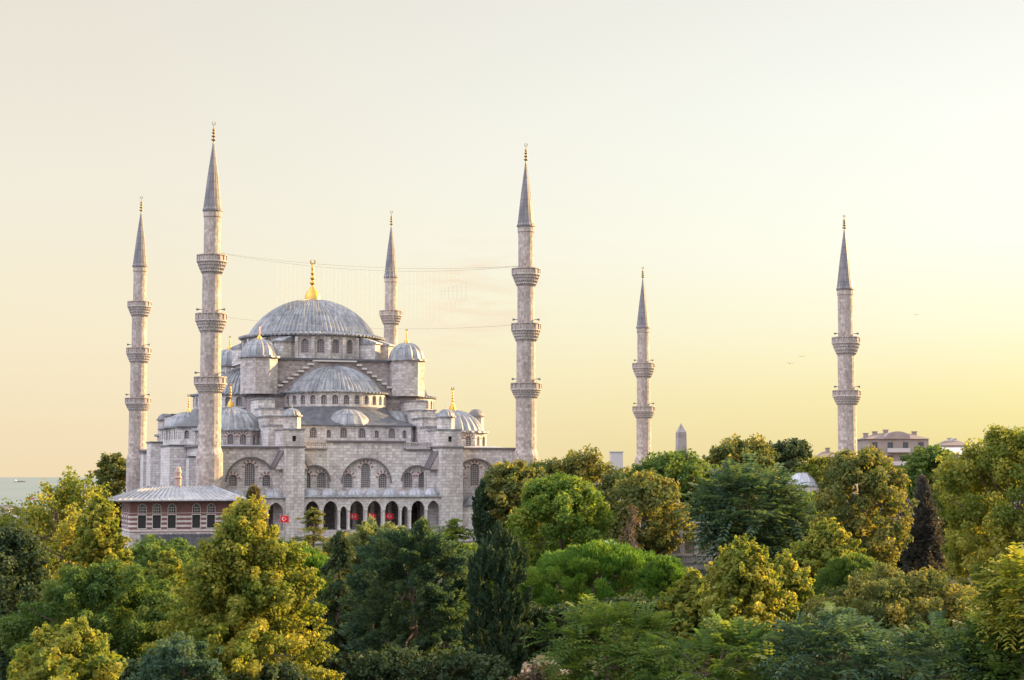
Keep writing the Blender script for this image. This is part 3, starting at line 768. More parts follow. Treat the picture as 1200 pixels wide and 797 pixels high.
# slim stair turrets
for u, v in ((47.6, 19), (2.4, 57)):
    s_ = MB(); s_.prism(octagon(u, v, 1.3), 19, 25.9); bo = mpart(s_, 'stair_turret', M['stone_warm'])
    c = MB(); c.lathe(u, v, [(1.5, 25.8), (1.5, 26.0)] + dome_prof(1.35, 26.0, 1.05, 6), 24, rib=(3, .05)); mpart(c, 'turret_dome', M['lead_spire'], bo)
# south-east buttresses
for v0, v1, u0, z in ((56.5, 60.0, -1.4, 20.0), (44.0, 48.5, -2.0, 21.6), (22.0, 31.0, -2.3, 20.7), (10.5, 13.0, -1.2, 18.8)):
    s_ = MB(); s_.box(u0, 0.38, v0, v1, 3.5, z); 
    bo = mpart(s_, 'buttress', M['trim']); c = MB(); c.box(u0 - .15, 1.0, v0 - .15, v1 + .15, z, z + .25); mpart(c, 'buttress_coping', M['lead_dark'], bo)
s_ = MB(); s_.box(1.2, 9.0, 42.0, 50.0, 20.8, 26.2)
bo = mpart(s_, 'side_block', M['trim']); c = MB(); c.box(1.0, 9.2, 41.8, 50.2, 26.2, 26.5); mpart(c, 'buttress_coping', M['lead_dark'], bo)

# --- portico at the foot of the front
pt = MB()
arc = [(15.5, 2.15), (18.3, 2.15), (20.3, 1.05), (22.35, 2.15), (25.1, 2.15), (27.85, 2.15), (29.85, 1.05), (31.95, 2.15), (34.4, 1.95)]
ops = [arch_pts(c - 14.2, w2, 8.0, 12.3 if w2 > 1.5 else 11.5, ('pointed', 1.35 if w2 > 1.5 else .8), 8) for c, w2 in arc]
Pp = wall(pt, (14.2, 0.3), (35.6, 0.3), 3.5, 12.85, ops, 0.5)
pt.face([(14.25, 0.82, 12.8), (14.25, 12.9, 12.8), (35.55, 12.9, 12.8), (35.55, .82, 12.8)])
pt.box(14.25, 35.55, 0.82, 12.9, 3.5, 7.95); pt.box(14.0, 14.2, 5.05, 12.9, 3.5, 12.78); pt.box(35.6, 35.8, 5.05, 12.9, 3.5, 12.78)
for x in (15.2, 18.0, 20.8, 23.6, 26.4, 29.2, 32.0, 34.6): pt.box(x - .3, x + .3, 6.4, 7.0, 7.95, 12.79)
pt.face([(1.85, 1.12, 12.68), (1.85, 12.9, 12.68), (11.35, 12.9, 12.68), (11.35, 1.12, 12.68)]); pt.face([(1.85, 12.9, 3.5), (11.35, 12.9, 3.5), (11.35, 12.9, 12.7), (1.85, 12.9, 12.7)]); pt.face([(11.36, 5, 3.5), (11.36, 12.9, 3.5), (11.36, 12.9, 12.7), (11.36, 5, 12.7)])
arc2 = [(7.0, 2.2), (10.05, 2.2)]
ops = [arch_pts(c - 1.8, w2, 8.0, 12.1, ('pointed', 1.4), 8) for c, w2 in arc2]
Pq = wall(pt, (1.8, 0.6), (11.4, 0.6), 3.5, 12.7, ops, 0.5); pt.box(1.85, 11.35, 1.12, 12.9, 3.5, 7.95)
po = mpart(pt, 'portico', M['trim'])
pr = MB(); pr.box(14.2, 35.6, -.05, 4.98, 12.86, 13.1); pr.box(1.8, 11.38, .25, 4.98, 12.72, 12.95)
mpart(pr, 'portico_roof', M['lead_sheet'], po)
for c, w2 in arc + [(4.2, 2.2)] + arc2:
    z = 13.1 if c > 14 else 12.95; R = 1.28 if w2 > 1.5 else 0.7
    if c < 14: R = 1.45
    d = MB(); d.lathe(c, 1.75 if c > 14 else 2.3, [(R + .1, z - .02), (R + .1, z + .1)] + dome_prof(R, z + .1, 0.95 if w2 > 1.5 else .5, 7), 30, rib=(3, .04))
    mpart(d, 'portico_dome', M['lead_sheet'], po)
cols = MB()
for a, b_ in zip(arc[:-1], arc[1:]):
    x = (a[0] + a[1] / 2 + b_[0] - b_[1] / 2) / 2; cols.lathe(x, 0.05, [(.24, 7.9), (.24, 8.2), (.15, 8.3), (.14, 10.6), (.26, 10.9), (.26, 11.05), (0, 11.06)], 10)
mpart(cols, 'portico_columns', M['white_stone'], po)
ax_ = MB(); ax_.box(39.3, 44.5, 0.8, 4.9, 3.5, 11.4)
an = mpart(ax_, 'annex', M['stone']); c = MB(); c.box(39.2, 44.6, .6, 4.9, 11.4, 11.6); c.lathe(42, 2.8, dome_prof(2.1, 11.6, 1.5, 8), 36, rib=(3, .05)); mpart(c, 'annex_roof', M['lead'], an)

# --- courtyard beyond, mostly behind the trees
cy_root = empty('courtyard', W(50.5, 3) + (BASE,), PHI)
tag(cy_root, 'walled courtyard with small pale lead domes showing between treetops, left of the rightmost minaret', 'courtyard')
cw = MB(); cw.box(0, 55.5, 0, 1.0, -.5, 10.3); cw.box(54.5, 55.5, 1.0, 69, -.5, 10.3); cw.box(0, 54.5, 68, 69, -.5, 10.3)
cw.build('courtyard_wall', M['stone'], cy_root)
cr2 = MB(); cr2.face([(0, .5, 10.35), (54, .5, 10.35), (54, 6, 10.5), (0, 6, 10.5)]); cr2.box(-.1, 55.6, -.2, 1.1, 10.31, 10.55); cr2.build('arcade_roof', M['lead_sheet'], cy_root)
for i in range(9):
    d = MB(); d.lathe(4 + i * 5.9, 3.4, [(2.7, 10.3), (2.7, 10.6)] + dome_prof(2.55, 10.6, 2.1, 8), 48, rib=(3, .05)); d.build('arcade_dome', M['lead_sheet'], cy_root)

# ------------------------------------------------------------------ minarets
def minaret(u, v, zs, spire, labels, horns=True, r=1.0):
    """zs: list of (rail top, floor, corbel foot) from low to high; spire (base, apex, tip)"""
    x, y = W(u, v); root = empty('minaret', (x, y, BASE), PHI)
    tag(root, labels, 'minaret', 'minarets of the mosque')
    B = -BASE
    nb = len(zs)
    rad = {3: [1.62, 1.50, 1.36, 1.22], 2: [1.52, 1.40, 1.26]}[nb]
    s = MB(); prof = [(1.95 * r, 3.0 + B), (1.95 * r, 19.2 + B), (1.72 * r, 19.9 + B)]
    lev = [20.0] + [z[2] for z in zs]
    for i, z in enumerate(zs):
        prof += [(rad[i] * r, z[2] - .3 + B if i else 20.2 + B), (rad[i] * r, z[2] + 1.0 + B), (rad[i + 1] * r, z[1] + B)]
    prof += [(rad[nb] * r, spire[0] - .9 + B), (rad[nb] * r + .1, spire[0] - .85 + B), (rad[nb] * r + .1, spire[0] + B)]
    s.lathe(0, 0, prof, 16, pi / 16, 2 * pi + pi / 16)
    s.build('shaft', M['minaret'], root)
    for i, (zt, zf, zc) in enumerate(zs):
        R = (2.36 - .08 * i) * r if nb == 3 else 2.28 * r
        b_ = MB(); R0 = rad[i] * r
        n = 32; tiers = 4
        # stalactite corbelling: alternating scooped tiers
        for t_ in range(tiers):
            za = zc + (zf - zc) * t_ / tiers + B; zb = zc + (zf - zc) * (t_ + 1) / tiers + B
            ra, rb = R0 + (R - R0) * (t_ / tiers) ** .8, R0 + (R - R0) * ((t_ + 1) / tiers) ** .8
            for j in range(n):
                a0, a1 = 2 * pi * (j + .5 * (t_ % 2)) / n, 2 * pi * (j + 1 + .5 * (t_ % 2)) / n; am = (a0 + a1) / 2
                q0 = (ra * cos(a0) * .97, ra * sin(a0) * .97, za); q1 = (ra * cos(a1) * .97, ra * sin(a1) * .97, za)
                u0 = (rb * cos(a0), rb * sin(a0), zb); u1 = (rb * cos(a1), rb * sin(a1), zb); um = ((ra + .02) * cos(am), (ra + .02) * sin(am), zb - .02)
                b_.face([q0, um, u0]); b_.face([q0, q1, um]); b_.face([q1, u1, um])
                b_.face([u0, um, u1])
        b_.lathe(0, 0, [(R0 * .9, zf + B - .02), (R + .04, zf + B - .02), (R + .04, zf + B + .14), (R0 * .9, zf + .15 + B)], 32)
        bo = b_.build('balcony', M['corbel'], root)
        ra_ = MB(); n = 16; Ro, Ri = R, R - .16
        ra_.lathe(0, 0, [(Ri, zt + B - .12), (Ri - .04, zt + B - .1), (Ri - .04, zt + B), (Ro + .05, zt + B), (Ro + .05, zt + B - .14), (Ro, zt + B - .14)], 32)
        for j in range(n):                               # panels with posts between
            a0, a1 = 2 * pi * j / n, 2 * pi * (j + 1) / n
            c0, s0, c1, s1 = cos(a0), sin(a0), cos(a1), sin(a1)
            for rr, rev in ((Ro - .05, False), (Ri + .03, True)):
                q = [(rr * c0, rr * s0, zf + .13 + B), (rr * c1, rr * s1, zf + .13 + B), (rr * c1, rr * s1, zt - .1 + B), (rr * c0, rr * s0, zt - .1 + B)]
                ra_.face(q[::-1] if rev else q)
            tt = (-s0, c0); q = [(c0 * rr + tt[0] * k, s0 * rr + tt[1] * k) for rr, k in ((Ri, -.09), (Ro + .04, -.09), (Ro + .04, .09), (Ri, .09))]
            ra_.prism(q, zf + .13 + B, zt - .1 + B)
        ra_.build('railing', M['minaret'], bo)
        if horns and i in (0, 1):
            for sgn in (-1, 1):
                h = MB(); cx, cz = sgn * (R0 + .22), zt + .6 + B; c_, s_ = cos(-PHI), sin(-PHI)
                def rt(p): return (p[0] * c_ - p[1] * s_, p[0] * s_ + p[1] * c_, p[2])
                h.tube(rt((sgn * (R0 - .3), -.4, cz)), rt((cx, -.4, cz)), .05, .05); h.tube(rt((cx - sgn * .1, -.4, cz)), rt((cx + sgn * .38, -.4, cz)), .06, .2, 10)
                h.build('loudspeaker', M['horn'], bo)
    sp = MB(); R = rad[nb] * r + .22
    sp.lathe(0, 0, [(rad[nb] * r, spire[0] + B), (R, spire[0] + B + .02), (R, spire[0] + B + .25), (R - .12, spire[0] + B + .5), (R * .52, spire[0] + (spire[1] - spire[0]) * .52 + B), (.10, spire[1] + B)], 32, rib=(4, .05))
    sp.build('spire', M['lead_spire'], root)
    f = MB(); z0, z1 = spire[1] + B - .3, spire[2] + B
    H = z1 - z0; pr_ = [(.14, z0), (.10, z0 + .12 * H)]
    for q, rr in ((.22, .36), (.38, .32), (.53, .27), (.66, .22)):
        pr_ += [(.09, z0 + q * H - .19), (rr * .85, z0 + q * H - .1), (rr, z0 + q * H), (rr * .85, z0 + q * H + .1), (.08, z0 + q * H + .19)]
    pr_ += [(.05, z0 + .84 * H), (0, z0 + .86 * H)]
    f.lathe(0, 0, pr_, 12, smooth=True)
    for i in range(10):
        a, b_ = radians(115 + 310 * i / 10), radians(115 + 310 * (i + 1) / 10); cz = z0 + .93 * H; cr_ = .07 * H
        f.tube((cr_ * cos(a), 0, cz + cr_ * sin(a)), (cr_ * cos(b_), 0, cz + cr_ * sin(b_)), .05, .05, 5)
    f.build('finial', M['copper'], root)
    return root
Z3 = [(30.4, 29.3, 27.9), (39.65, 38.5, 36.7), (48.25, 47.2, 45.3)]
Z2 = [(30.3, 29.2, 27.7), (39.2, 38.1, 36.0)]
minaret(-0.35, -1.8, Z3, (54.7, 64.9, 68.0), 'tallest looking three-balcony minaret, nearest of all, rising behind the red banded pavilion')
minaret(48.7, -1.8, Z3, (54.8, 65.0, 68.0), 'three-balcony minaret at the right end of the mosque front, where its wall meets the trees', horns=True)
minaret(-0.3, 71.8, Z3, (54.7, 64.9, 68.0), 'three-balcony minaret at the far left corner of the mosque, nearest the sea')
minaret(48.5, 73.3, Z3, (54.7, 64.9, 68.0), 'far minaret behind the main dome, only its top balcony showing')
minaret(106.6, 0, Z2, (47.15, 57.4, 59.9), 'rightmost minaret with two balconies, standing beside the brownish apartment block', r=1.02)
minaret(102.8, 74, Z2, (46.4, 56.8, 59.2), 'slender two-balcony minaret standing left of the pointed obelisk', r=1.0)

# strings of festival lights slung between the two front minarets
A0 = Vector(W(-0.35, -1.8) + (48.75,)); B0 = Vector(W(48.7, -1.8) + (48.75,))
def sag(t, drop, za=None, zb=None):
    p = A0.lerp(B0, t)
    if za is not None: p.z = za + (zb - za) * t
    p.z -= drop * 4 * t * (1 - t); return p
ml = empty('string_lights', (A0 + B0) / 2); ml.location.z = 47.0
tag(ml, 'thin sagging cable with a curtain of hanging light strings between the two front minarets', 'string lights')
base = Vector(ml.location)
c = MB()
for drop, dz in ((1.3, 0), (1.75, 0)):
    for i in range(40): c.tube(sag(i / 40, drop) - base, sag((i + 1) / 40, drop) - base, .022, .022, 4)
for i in range(70):
    t = 0.14 + .84 * i / 70; p = sag(t, 1.3) - base; q = sag(t, 1.75) - base; c.tube(p, q, .012, .012, 3)
c.build('cable', M['cable'], ml)
for i in range(44):
    t = 0.20 + 0.60 * i / 43 + random.uniform(-.003, .003); p = sag(t, 1.75); s = MB(); L_ = random.uniform(6.0, 8.2)
    s.tube(p - base, p - base - Vector((0, 0, L_)), .011, .011, 3)
    for j in range(int(L_ / .55)):
        z = .3 + j * .55; b3 = p - base - Vector((0, 0, z)); s.tube(b3, b3 - Vector((0, 0, .12)), .03, .03, 4)
    s.build('light_strand', M['cable'], ml)
lc = MB()
lb = Vector(W(24, -1.8) + (38.6,))
for i in range(40): lc.tube(sag(i / 40, 1.3, 39.4, 39.6) - lb, sag((i + 1) / 40, 1.3, 39.4, 39.6) - lb, .022, .022, 4)
o = lc.build('support_cable', M['cable']); o.location = lb
tag(o, 'lower bare cable slung across behind the main dome at the height of the middle balconies', 'cable')

# ------------------------------------------------------------------ pavilion with banded brick walls (left of the nearest minaret)
pvx, pvy = W(-13.0, -12.0)
pav = empty('pavilion', (pvx, pvy, 3.0), PHI * .95)
tag(pav, 'low pavilion of red brick banded with white stone under a pale hipped lead roof', 'pavilion')
PB = -3.0
pw = MB()
Lp = 14.2; Dp = 9.5
wins = [1.65, 3.65, 5.7, 9.05, 11.1]
ops = [arch_pts(c, 1.0, 10.95, 12.15) for c in wins] + [arch_pts(c, 1.1, 8.85, 10.65, 'rect') for c in wins]
ops = [[(s, z + PB) for s, z in o] for o in ops]
# banding uses z in uv, so keep walls in world-like heights by placing them through uv of local z + 3
P = wall(pw, (0, 0), (Lp, 0), 8.3 + PB, 12.7 + PB, ops, 0.3)
lops = [[(s, z + PB) for s, z in arch_pts(c, .9, 8.9, 10.6, 'rect')] for c in (2, 4.4, 6.8)] + [[(s, z + PB) for s, z in arch_pts(c, .9, 10.95, 12.1)] for c in (2, 4.4, 6.8)]
P2 = wall(pw, (0, Dp), (0, 0), 8.3 + PB, 12.7 + PB, lops, 0.3)
pw.face([(Lp, 0, 8.3 + PB), (Lp, Dp, 8.3 + PB), (Lp, Dp, 12.7 + PB), (Lp, 0, 12.7 + PB)]); pw.face([(Lp, Dp, 8.3 + PB), (0, Dp, 8.3 + PB), (0, Dp, 12.7 + PB), (Lp, Dp, 12.7 + PB)])
M['banded2'] = M['banded']
po_ = pw.build('wall', M['banded'], pav)
for p in po_.data.polygons:
    if abs(p.normal.z) < .5:
        for li in p.loop_indices: po_.data.uv_layers[0].data[li].uv[1] = po_.data.vertices[po_.data.loops[li].vertex_index].co.z - PB
def pwin(P, pts, cx, w_, top, sill, pane, grid):
    f = MB(); 
    for i in range(len(pts)):
        a, b_ = pts[i], pts[(i + 1) % len(pts)]
        def o_(p): return (cx + (p[0] - cx) * 1.16, (sill + top) / 2 + (p[1] - (sill + top) / 2) * 1.12)
        f.face([P(*a, -.04), P(*o_(a), -.04), P(*o_(b_), -.04), P(*b_, -.04)]); f.face([P(*o_(a), -.04), P(*o_(a), 0), P(*o_(b_), 0), P(*o_(b_), -.04)])
    if grid:
        for k in (-.25, 0.0, .25):
            f.face([P(cx + k * w_ - .03, sill, .2), P(cx + k * w_ + .03, sill, .2), P(cx + k * w_ + .03, top - .06, .2), P(cx + k * w_ - .03, top - .06, .2)])
        for q in (.3, .6):
            z = sill + (top - sill) * q; f.face([P(cx - w_ * .5, z - .03, .19), P(cx + w_ * .5, z - .03, .19), P(cx + w_ * .5, z + .03, .19), P(cx - w_ * .5, z + .03, .19)])
    fo = f.build('window', M['white_stone'], pav)
    g = MB(); g.face([P(*p, .27) for p in pts], uv=[tuple(p) for p in pts]); g.build('pane', M[pane], fo)
for c, o in zip(wins, ops[:5]): pwin(P, o, c, 1.0, 12.15 + PB, 10.95 + PB, 'glass', True)
for c, o in zip(wins, ops[5:]): pwin(P, o, c, 1.1, 10.65 + PB, 8.85 + PB, 'dark', False)
for c, o in zip((2, 4.4, 6.8), lops[:3]): pwin(P2, o, c, .9, 10.6 + PB, 8.9 + PB, 'dark', False)
for c, o in zip((2, 4.4, 6.8), lops[3:]): pwin(P2, o, c, .9, 12.1 + PB, 10.95 + PB, 'glass', True)
pr = MB(); ov = 1.8; ze = 12.75 + PB; zr = 14.6 + PB
E_ = [(-ov, -ov), (Lp + ov, -ov), (Lp + ov, Dp + ov), (-ov, Dp + ov)]; r0, r1 = (3.0, Dp / 2), (Lp - 2.2, Dp / 2)
def strips(a, b_, c, d, n):                              # lead sheets with standing seams
    for i in range(n):
        t0, t1 = i / n, (i + 1) / n
        A, B_ = Vector(a).lerp(Vector(b_), t0), Vector(a).lerp(Vector(b_), t1); D_, C_ = Vector(d).lerp(Vector(c), t0), Vector(d).lerp(Vector(c), t1)
        pr.face([A, B_, C_, D_]); nrm = (B_ - A).cross(D_ - A).normalized() * .12
        e1 = (B_ - A).normalized() * .07
        pr.face([A + nrm, A + nrm + e1, D_ + nrm + e1, D_ + nrm]); pr.face([A, A + nrm, D_ + nrm, D_]); pr.face([A + nrm + e1, A + e1, D_ + e1, D_ + nrm + e1]); pr.face([A, A + e1, A + nrm + e1, A + nrm])
e3 = [(x, y, ze) for x, y in E_]; R0, R1 = r0 + (zr,), r1 + (zr,)
strips(e3[0], e3[1], R1, R0, 24); strips(e3[1], e3[2], R1, R1, 12); strips(e3[2], e3[3], R0, R1, 24); strips(e3[3], e3[0], R0, R0, 12)
pr.face([e3[0], e3[3], e3[2], e3[1]])
for i in range(4):
    a, b_ = e3[i], e3[(i + 1) % 4]; pr.face([(a[0], a[1], ze - .16), (b_[0], b_[1], ze - .16), b_, a])
pr.face([(a[0], a[1], ze - .16) for a in e3][::-1])
pr_o = pr.build('roof', lead('pale_lead_roof', (0.24, 0.24, 0.265), (0.42, 0.42, 0.44)), pav)
ch = MB(); ch.lathe(7.2, 4.9, [(.45, 14.5 + PB), (.45, 15.6 + PB), (.58, 15.7 + PB), (.58, 15.85 + PB), (.4, 16.0 + PB), (.4, 16.4 + PB), (.5, 16.5 + PB), (.3, 17.2 + PB), (0, 17.4 + PB)], 12)
ch.build('chimney', plain('pinkish_chimney', (0.36, 0.24, 0.20)), pr_o)
lb_ = MB(); lb_.box(0.02, Lp - .02, 0.02, Dp, 0.2, 8.28 + PB); lb_.build('basement', M['stone_warm'], pav)
lr = MB(); lz0, lz1 = 6.3 + PB, 8.0 + PB; strips_src = pr; pr = MB()
strips((1.5, -3.4, lz0), (11.5, -3.4, lz0), (11.5, -.02, lz1), (1.5, -.02, lz1), 16)
pr.face([(1.5, -3.4, lz0 - .15), (11.5, -3.4, lz0 - .15), (11.5, -3.4, lz0), (1.5, -3.4, lz0)])
pr.build('lean_to_roof', M['lead_dark'], pav)
lw = MB(); lw.box(1.8, 11.2, -3.0, -.02, .2, lz0 - .16); lw.face([(1.75, -3.0, lz0 - .15), (1.75, -.03, lz1 - .1), (1.75, -.03, lz0 - .15)][::-1]); lw.build('lean_to_wall', M['trim'], pav)

# ------------------------------------------------------------------ flags
def flag(loc, wd, ht, label, pole=None, rz=0.0):
    r = empty('flag', loc, rz); tag(r, label, 'flag', 'red flags with white crescent')
    f = MB(); n = 10
    def q(s, z): return (s * wd, 0.10 * sin(s * 7) * (0.4 + s), z * ht - .12 * s * s * ht)
    for i in range(n):
        s0, s1 = i / n, (i + 1) / n; f.face([q(s0, 0), q(s1, 0), q(s1, 1), q(s0, 1)], smooth=True)
        f.face([(x, y + .015, z) for x, y, z in (q(s0, 1), q(s1, 1), q(s1, 0), q(s0, 0))], smooth=True)
    co = f.build('cloth', M['flag_red'], r)
    e = MB(); cx, cz, R = .40, .5, .27
    for i in range(14):                                  # crescent
        a0, a1 = radians(35 + 290 * i / 14), radians(35 + 290 * (i + 1) / 14)
        def pt(a, rr, ox): 
            s = cx + (rr * cos(a) * ht + ox * ht) / wd; z = cz + rr * sin(a); x, y, zz = q(s, z); return (x, y - .02, zz)
        e.face([pt(a0, R, 0), pt(a1, R, 0), pt(a1, R * .78, .055), pt(a0, R * .78, .055)])
    for i in range(5):
        a = radians(180 + 72 * i); sx = cx + .30 * ht / wd
        def p2(a, rr):
            x, y, zz = q(sx + rr * cos(a) * ht / wd, cz + rr * sin(a)); return (x, y - .022, zz)
        e.face([p2(a, .13), p2(a + radians(36), .05), p2(a, 0), p2(a - radians(36), .05)])
    e.build('crescent_and_star', M['white'], co)
    if pole:
        p = MB(); p.tube((-.04, 0, -pole), (-.04, 0, ht + .2), .035, .03, 6); p.build('flagpole', M['metal'], r)
    return r
for u, lab in ((21.5, 'red flag with white crescent in the arch left of the middle of the portico'), (24.3, 'red flag with white crescent hung in the middle arch of the portico'), (27.05, 'red flag with white crescent in the arch just right of the portico middle')):
    x, y = W(u + .2, 1.7); flag((x, y, 9.5), 1.25, .9, lab, rz=PHI)
p = at(433, 613, 256); flag((p.x, p.y, p.z), 1.2, .95, 'red flag on a pole beside the buttress base, at the treetops', pole=5.0, rz=.1)
bpy.data.objects['flag.003'].location = at(436, 615, 254) if False else at(328.5, 612, 256)

# ------------------------------------------------------------------ obelisk, distant buildings, kiosk, arcade
p = at(798, 496, 470)
ob = empty('obelisk', (p.x, p.y, 4), .2); tag(ob, 'tall tapering stone obelisk with a pointed tip beside the slender minaret', 'obelisk')
m_ = MB(); zt = p.z - 4; hb, ht_ = 1.5, 1.12; a = [(-1, -1), (1, -1), (1, 1), (-1, 1)]
for i in range(4):
    (xa, ya), (xb, yb) = a[i], a[(i + 1) % 4]
    m_.face([(xa * hb, ya * hb, 2.5), (xb * hb, yb * hb, 2.5), (xb * ht_, yb * ht_, zt - 2.4), (xa * ht_, ya * ht_, zt - 2.4)])
    m_.face([(xa * ht_, ya * ht_, zt - 2.4), (xb * ht_, yb * ht_, zt - 2.4), (0, 0, zt)])
m_.build('shaft', M['obelisk'], ob); b_ = MB(); b_.box(-2.2, 2.2, -2.2, 2.2, -3, 2.5); b_.build('pedestal', M['stone'], ob)

def block(name, px0, px1, ytop, D, depth, label, wallm, roofm=None, roof='flat', floors=3, chim=(), rz=0.0, winm='glass', cat='building'):
    p0 = at(px0, ytop, D); p1 = at(px1, ytop, D); L_ = p1.x - p0.x; zt = p0.z; zb = ground_z((p0.x + p1.x) / 2, D) - 1
    r = empty(name, (p0.x, D, zb), rz); tag(r, label, cat)
    H = zt - zb; rh = 0.0 if roof == 'flat' else min(1.5, H * .15); Hw = H - rh
    w_ = MB(); nb_ = max(2, int(L_ / 3.0)); fl = 3.1; ops = []; spec = []
    for f_ in range(floors):
        for i in range(nb_):
            c = L_ * (i + .5) / nb_; t = Hw - .8 - f_ * fl
            if t - 1.6 < .5: continue
            ops.append([(s, z) for s, z in arch_pts(c, min(1.3, L_ / nb_ * .5), t - 1.6, t, 'rect')]); spec.append((c, t))
    P = wall(w_, (0, 0), (L_, 0), 0, Hw, ops, .25)
    w_.face([(L_, 0, 0), (L_, depth, 0), (L_, depth, Hw), (L_, 0, Hw)]); w_.face([(0, depth, 0), (0, 0, 0), (0, 0, Hw), (0, depth, Hw)]); w_.face([(L_, depth, 0), (0, depth, 0), (0, depth, Hw), (L_, depth, Hw)])
    w_.build('wall', wallm, r)
    for o, (c, t) in zip(ops, spec):
        g = MB(); g.face([P(*q, .2) for q in o]); cc = min(1.3, L_ / nb_ * .5) / 2
        g.box(c - cc - .1, c + cc + .1, -.12, -.005, t - 1.75, t - 1.62); go = g.build('window', M[winm], r)
    k = MB()
    if roof == 'flat': k.box(-.3, L_ + .3, -.3, depth + .3, Hw, Hw + .35)
    elif roof == 'hip':
        e_ = [(-.5, -.5), (L_ + .5, -.5), (L_ + .5, depth + .5), (-.5, depth + .5)]; q0, q1 = (L_ * .25, depth / 2), (L_ * .75, depth / 2)
        E3 = [(x, y, Hw) for x, y in e_]; A, B_ = q0 + (H,), q1 + (H,)
        for f_ in ((E3[0], E3[1], B_, A), (E3[1], E3[2], B_), (E3[2], E3[3], A, B_), (E3[3], E3[0], A), (E3[3], E3[2], E3[1], E3[0])): k.face(f_)
    elif roof == 'gable':
        for f_ in (((-.4, -.4, Hw - .1), (L_ + .4, -.4, Hw - .1), (L_ + .4, depth / 2, H), (-.4, depth / 2, H)), ((L_ + .4, depth + .4, Hw - .1), (-.4, depth + .4, Hw - .1), (-.4, depth / 2, H), (L_ + .4, depth / 2, H)), ((0, 0, Hw), (0, depth / 2, H - .1), (0, depth, Hw)), ((L_, 0, Hw), (L_, depth, Hw), (L_, depth / 2, H - .1))): k.face(f_)
    ko = k.build('roof', roofm or wallm, r)
    for cx, ch_ in chim:
        q = MB(); q.box(cx * L_ - .5, cx * L_ + .5, depth * .4, depth * .4 + 1, Hw - .3, H + ch_); q.box(cx * L_ - .62, cx * L_ + .62, depth * .4 - .12, depth * .4 + 1.12, H + ch_, H + ch_ + .25); q.build('chimney', wallm, ko)
    return r, L_, Hw, H
apt, L_, Hw, H = block('apartment_building', 1016, 1088, 507, 420, 12, 'pinkish brown apartment block with rows of chimneys right of the rightmost minaret', M['render_pink'], M['tile'], 'hip', 4, [(.05, -.2), (.2, .2), (.38, .6), (.85, .2)])
for f_ in range(3):
    b_ = MB(); zb = Hw - 3.2 - f_ * 3.1; b_.box(L_ * .32, L_ * .68, -1.4, -.02, zb, zb + .2); b_.box(L_ * .32, L_ * .68, -1.4, -1.28, zb + .2, zb + 1.0); b_.box(L_ * .32, L_ * .32 + .1, -1.28, -.02, zb + .2, zb + 1); b_.box(L_ * .68 - .1, L_ * .68, -1.28, -.02, zb + .2, zb + 1); b_.build('balcony', M['render_pale'], apt)
d_ = MB(); n_ = 12; xs = [(L_ * (.5 - .2 * cos(pi * i / n_)), Hw + .2 + 1.6 * sin(pi * i / n_)) for i in range(n_ + 1)]
for (xa, za), (xb, zb) in zip(xs[:-1], xs[1:]): d_.face([(xa, -.3, za), (xb, -.3, zb), (xb, 5, zb), (xa, 5, za)][::-1]); d_.face([(xa, -.3, Hw - .1), (xb, -.3, Hw - .1), (xb, -.3, zb), (xa, -.3, za)])
d_.build('attic', M['render_pink'], apt)
block('gabled_hall', 1098, 1158, 524, 385, 14, 'pale low building with a light gabled roof beside the brownish apartment block', M['render_pale'], M['render_pale'], 'gable', 1)
block('rooftop_house', 1104, 1136, 516, 520, 10, 'dark small house roof peeping above the pale gabled building', M['render_grey'], M['tile'], 'hip', 2, [(.4, .6), (.6, .4)])
tw, L_, Hw, H = block('grey_building', 1176, 1222, 511, 330, 12, 'grey flat-roofed building at the right edge behind the yellow tree', M['render_grey'], M['tile'], 'flat', 3)
an_ = MB(); an_.tube((L_ * .25, 3, Hw), (L_ * .25, 3, Hw + 2.2), .06, .04); an_.build('antenna', M['metal'], tw)
block('white_building', 716, 730, 530, 640, 10, 'small whitish block in the distance left of the slender minaret', M['render_pale'], M['render_pale'], 'flat', 0)
block('purplish_house', 962, 984, 529, 470, 9, 'small purplish house above the treetops just left of the rightmost minaret', M['render_pink'], M['tile'], 'hip', 2, [(.5, .8)])
block('seaside_house', -14, 11, 592, 330, 9, 'pinkish white house at the left edge above the yellow shrubs by the sea', M['render_pale'], M['tile'], 'hip', 3)
block('terrace_building', -30, 22, 608, 290, 10, 'low pale building with a flat roof at the left edge under the pinkish house', M['render_pale'], M['render_pale'], 'flat', 1)

# stone arcade half hidden under the chestnut trees
p0 = at(766, 652, 212); rz = .10
ar = empty('stone_arcade', (p0.x, p0.y, 5.0), rz); tag(ar, 'low pale stone arcade with arches half hidden in shade under the round trees', 'arcade')
a_ = MB(); ops = [arch_pts(.95 + i * 1.72, 1.25, 1.7, 4.4, ('pointed', .8), 8) for i in range(5)]
wall(a_, (0, 0), (8.8, 0), -1, 5.2, ops, .5); a_.box(0, 8.8, 3.5, 3.7, -1, 5.0); a_.build('arcade_wall', M['trim'], ar)
r_ = MB(); r_.box(-.3, 9.1, -.3, 4, 5.2, 5.45); r_.build('roof', M['lead'], ar)
b_ = MB(); b_.box(-.1, 8.9, -.22, -.01, 1.5, 1.66); b_.box(-.1, 8.9, -.2, -.01, .7, .82)
for i in range(30): b_.box(.05 + i * .3, .17 + i * .3, -.18, -.03, .82, 1.5)
b_.build('balustrade', M['white_stone'], ar)
p0 = at(714.5, 632, 200); ki = empty('kiosk', (p0.x, p0.y, ground_z(p0.x, 200))); tag(ki, 'small white kiosk roof showing above the bright green pine', 'kiosk')
z = p0.z - ki.location.z
k = MB(); k.lathe(0, 0, [(.75, 0), (.75, z - .7), (0, z - .7)], 8); k.build('booth', M['render_pale'], ki)
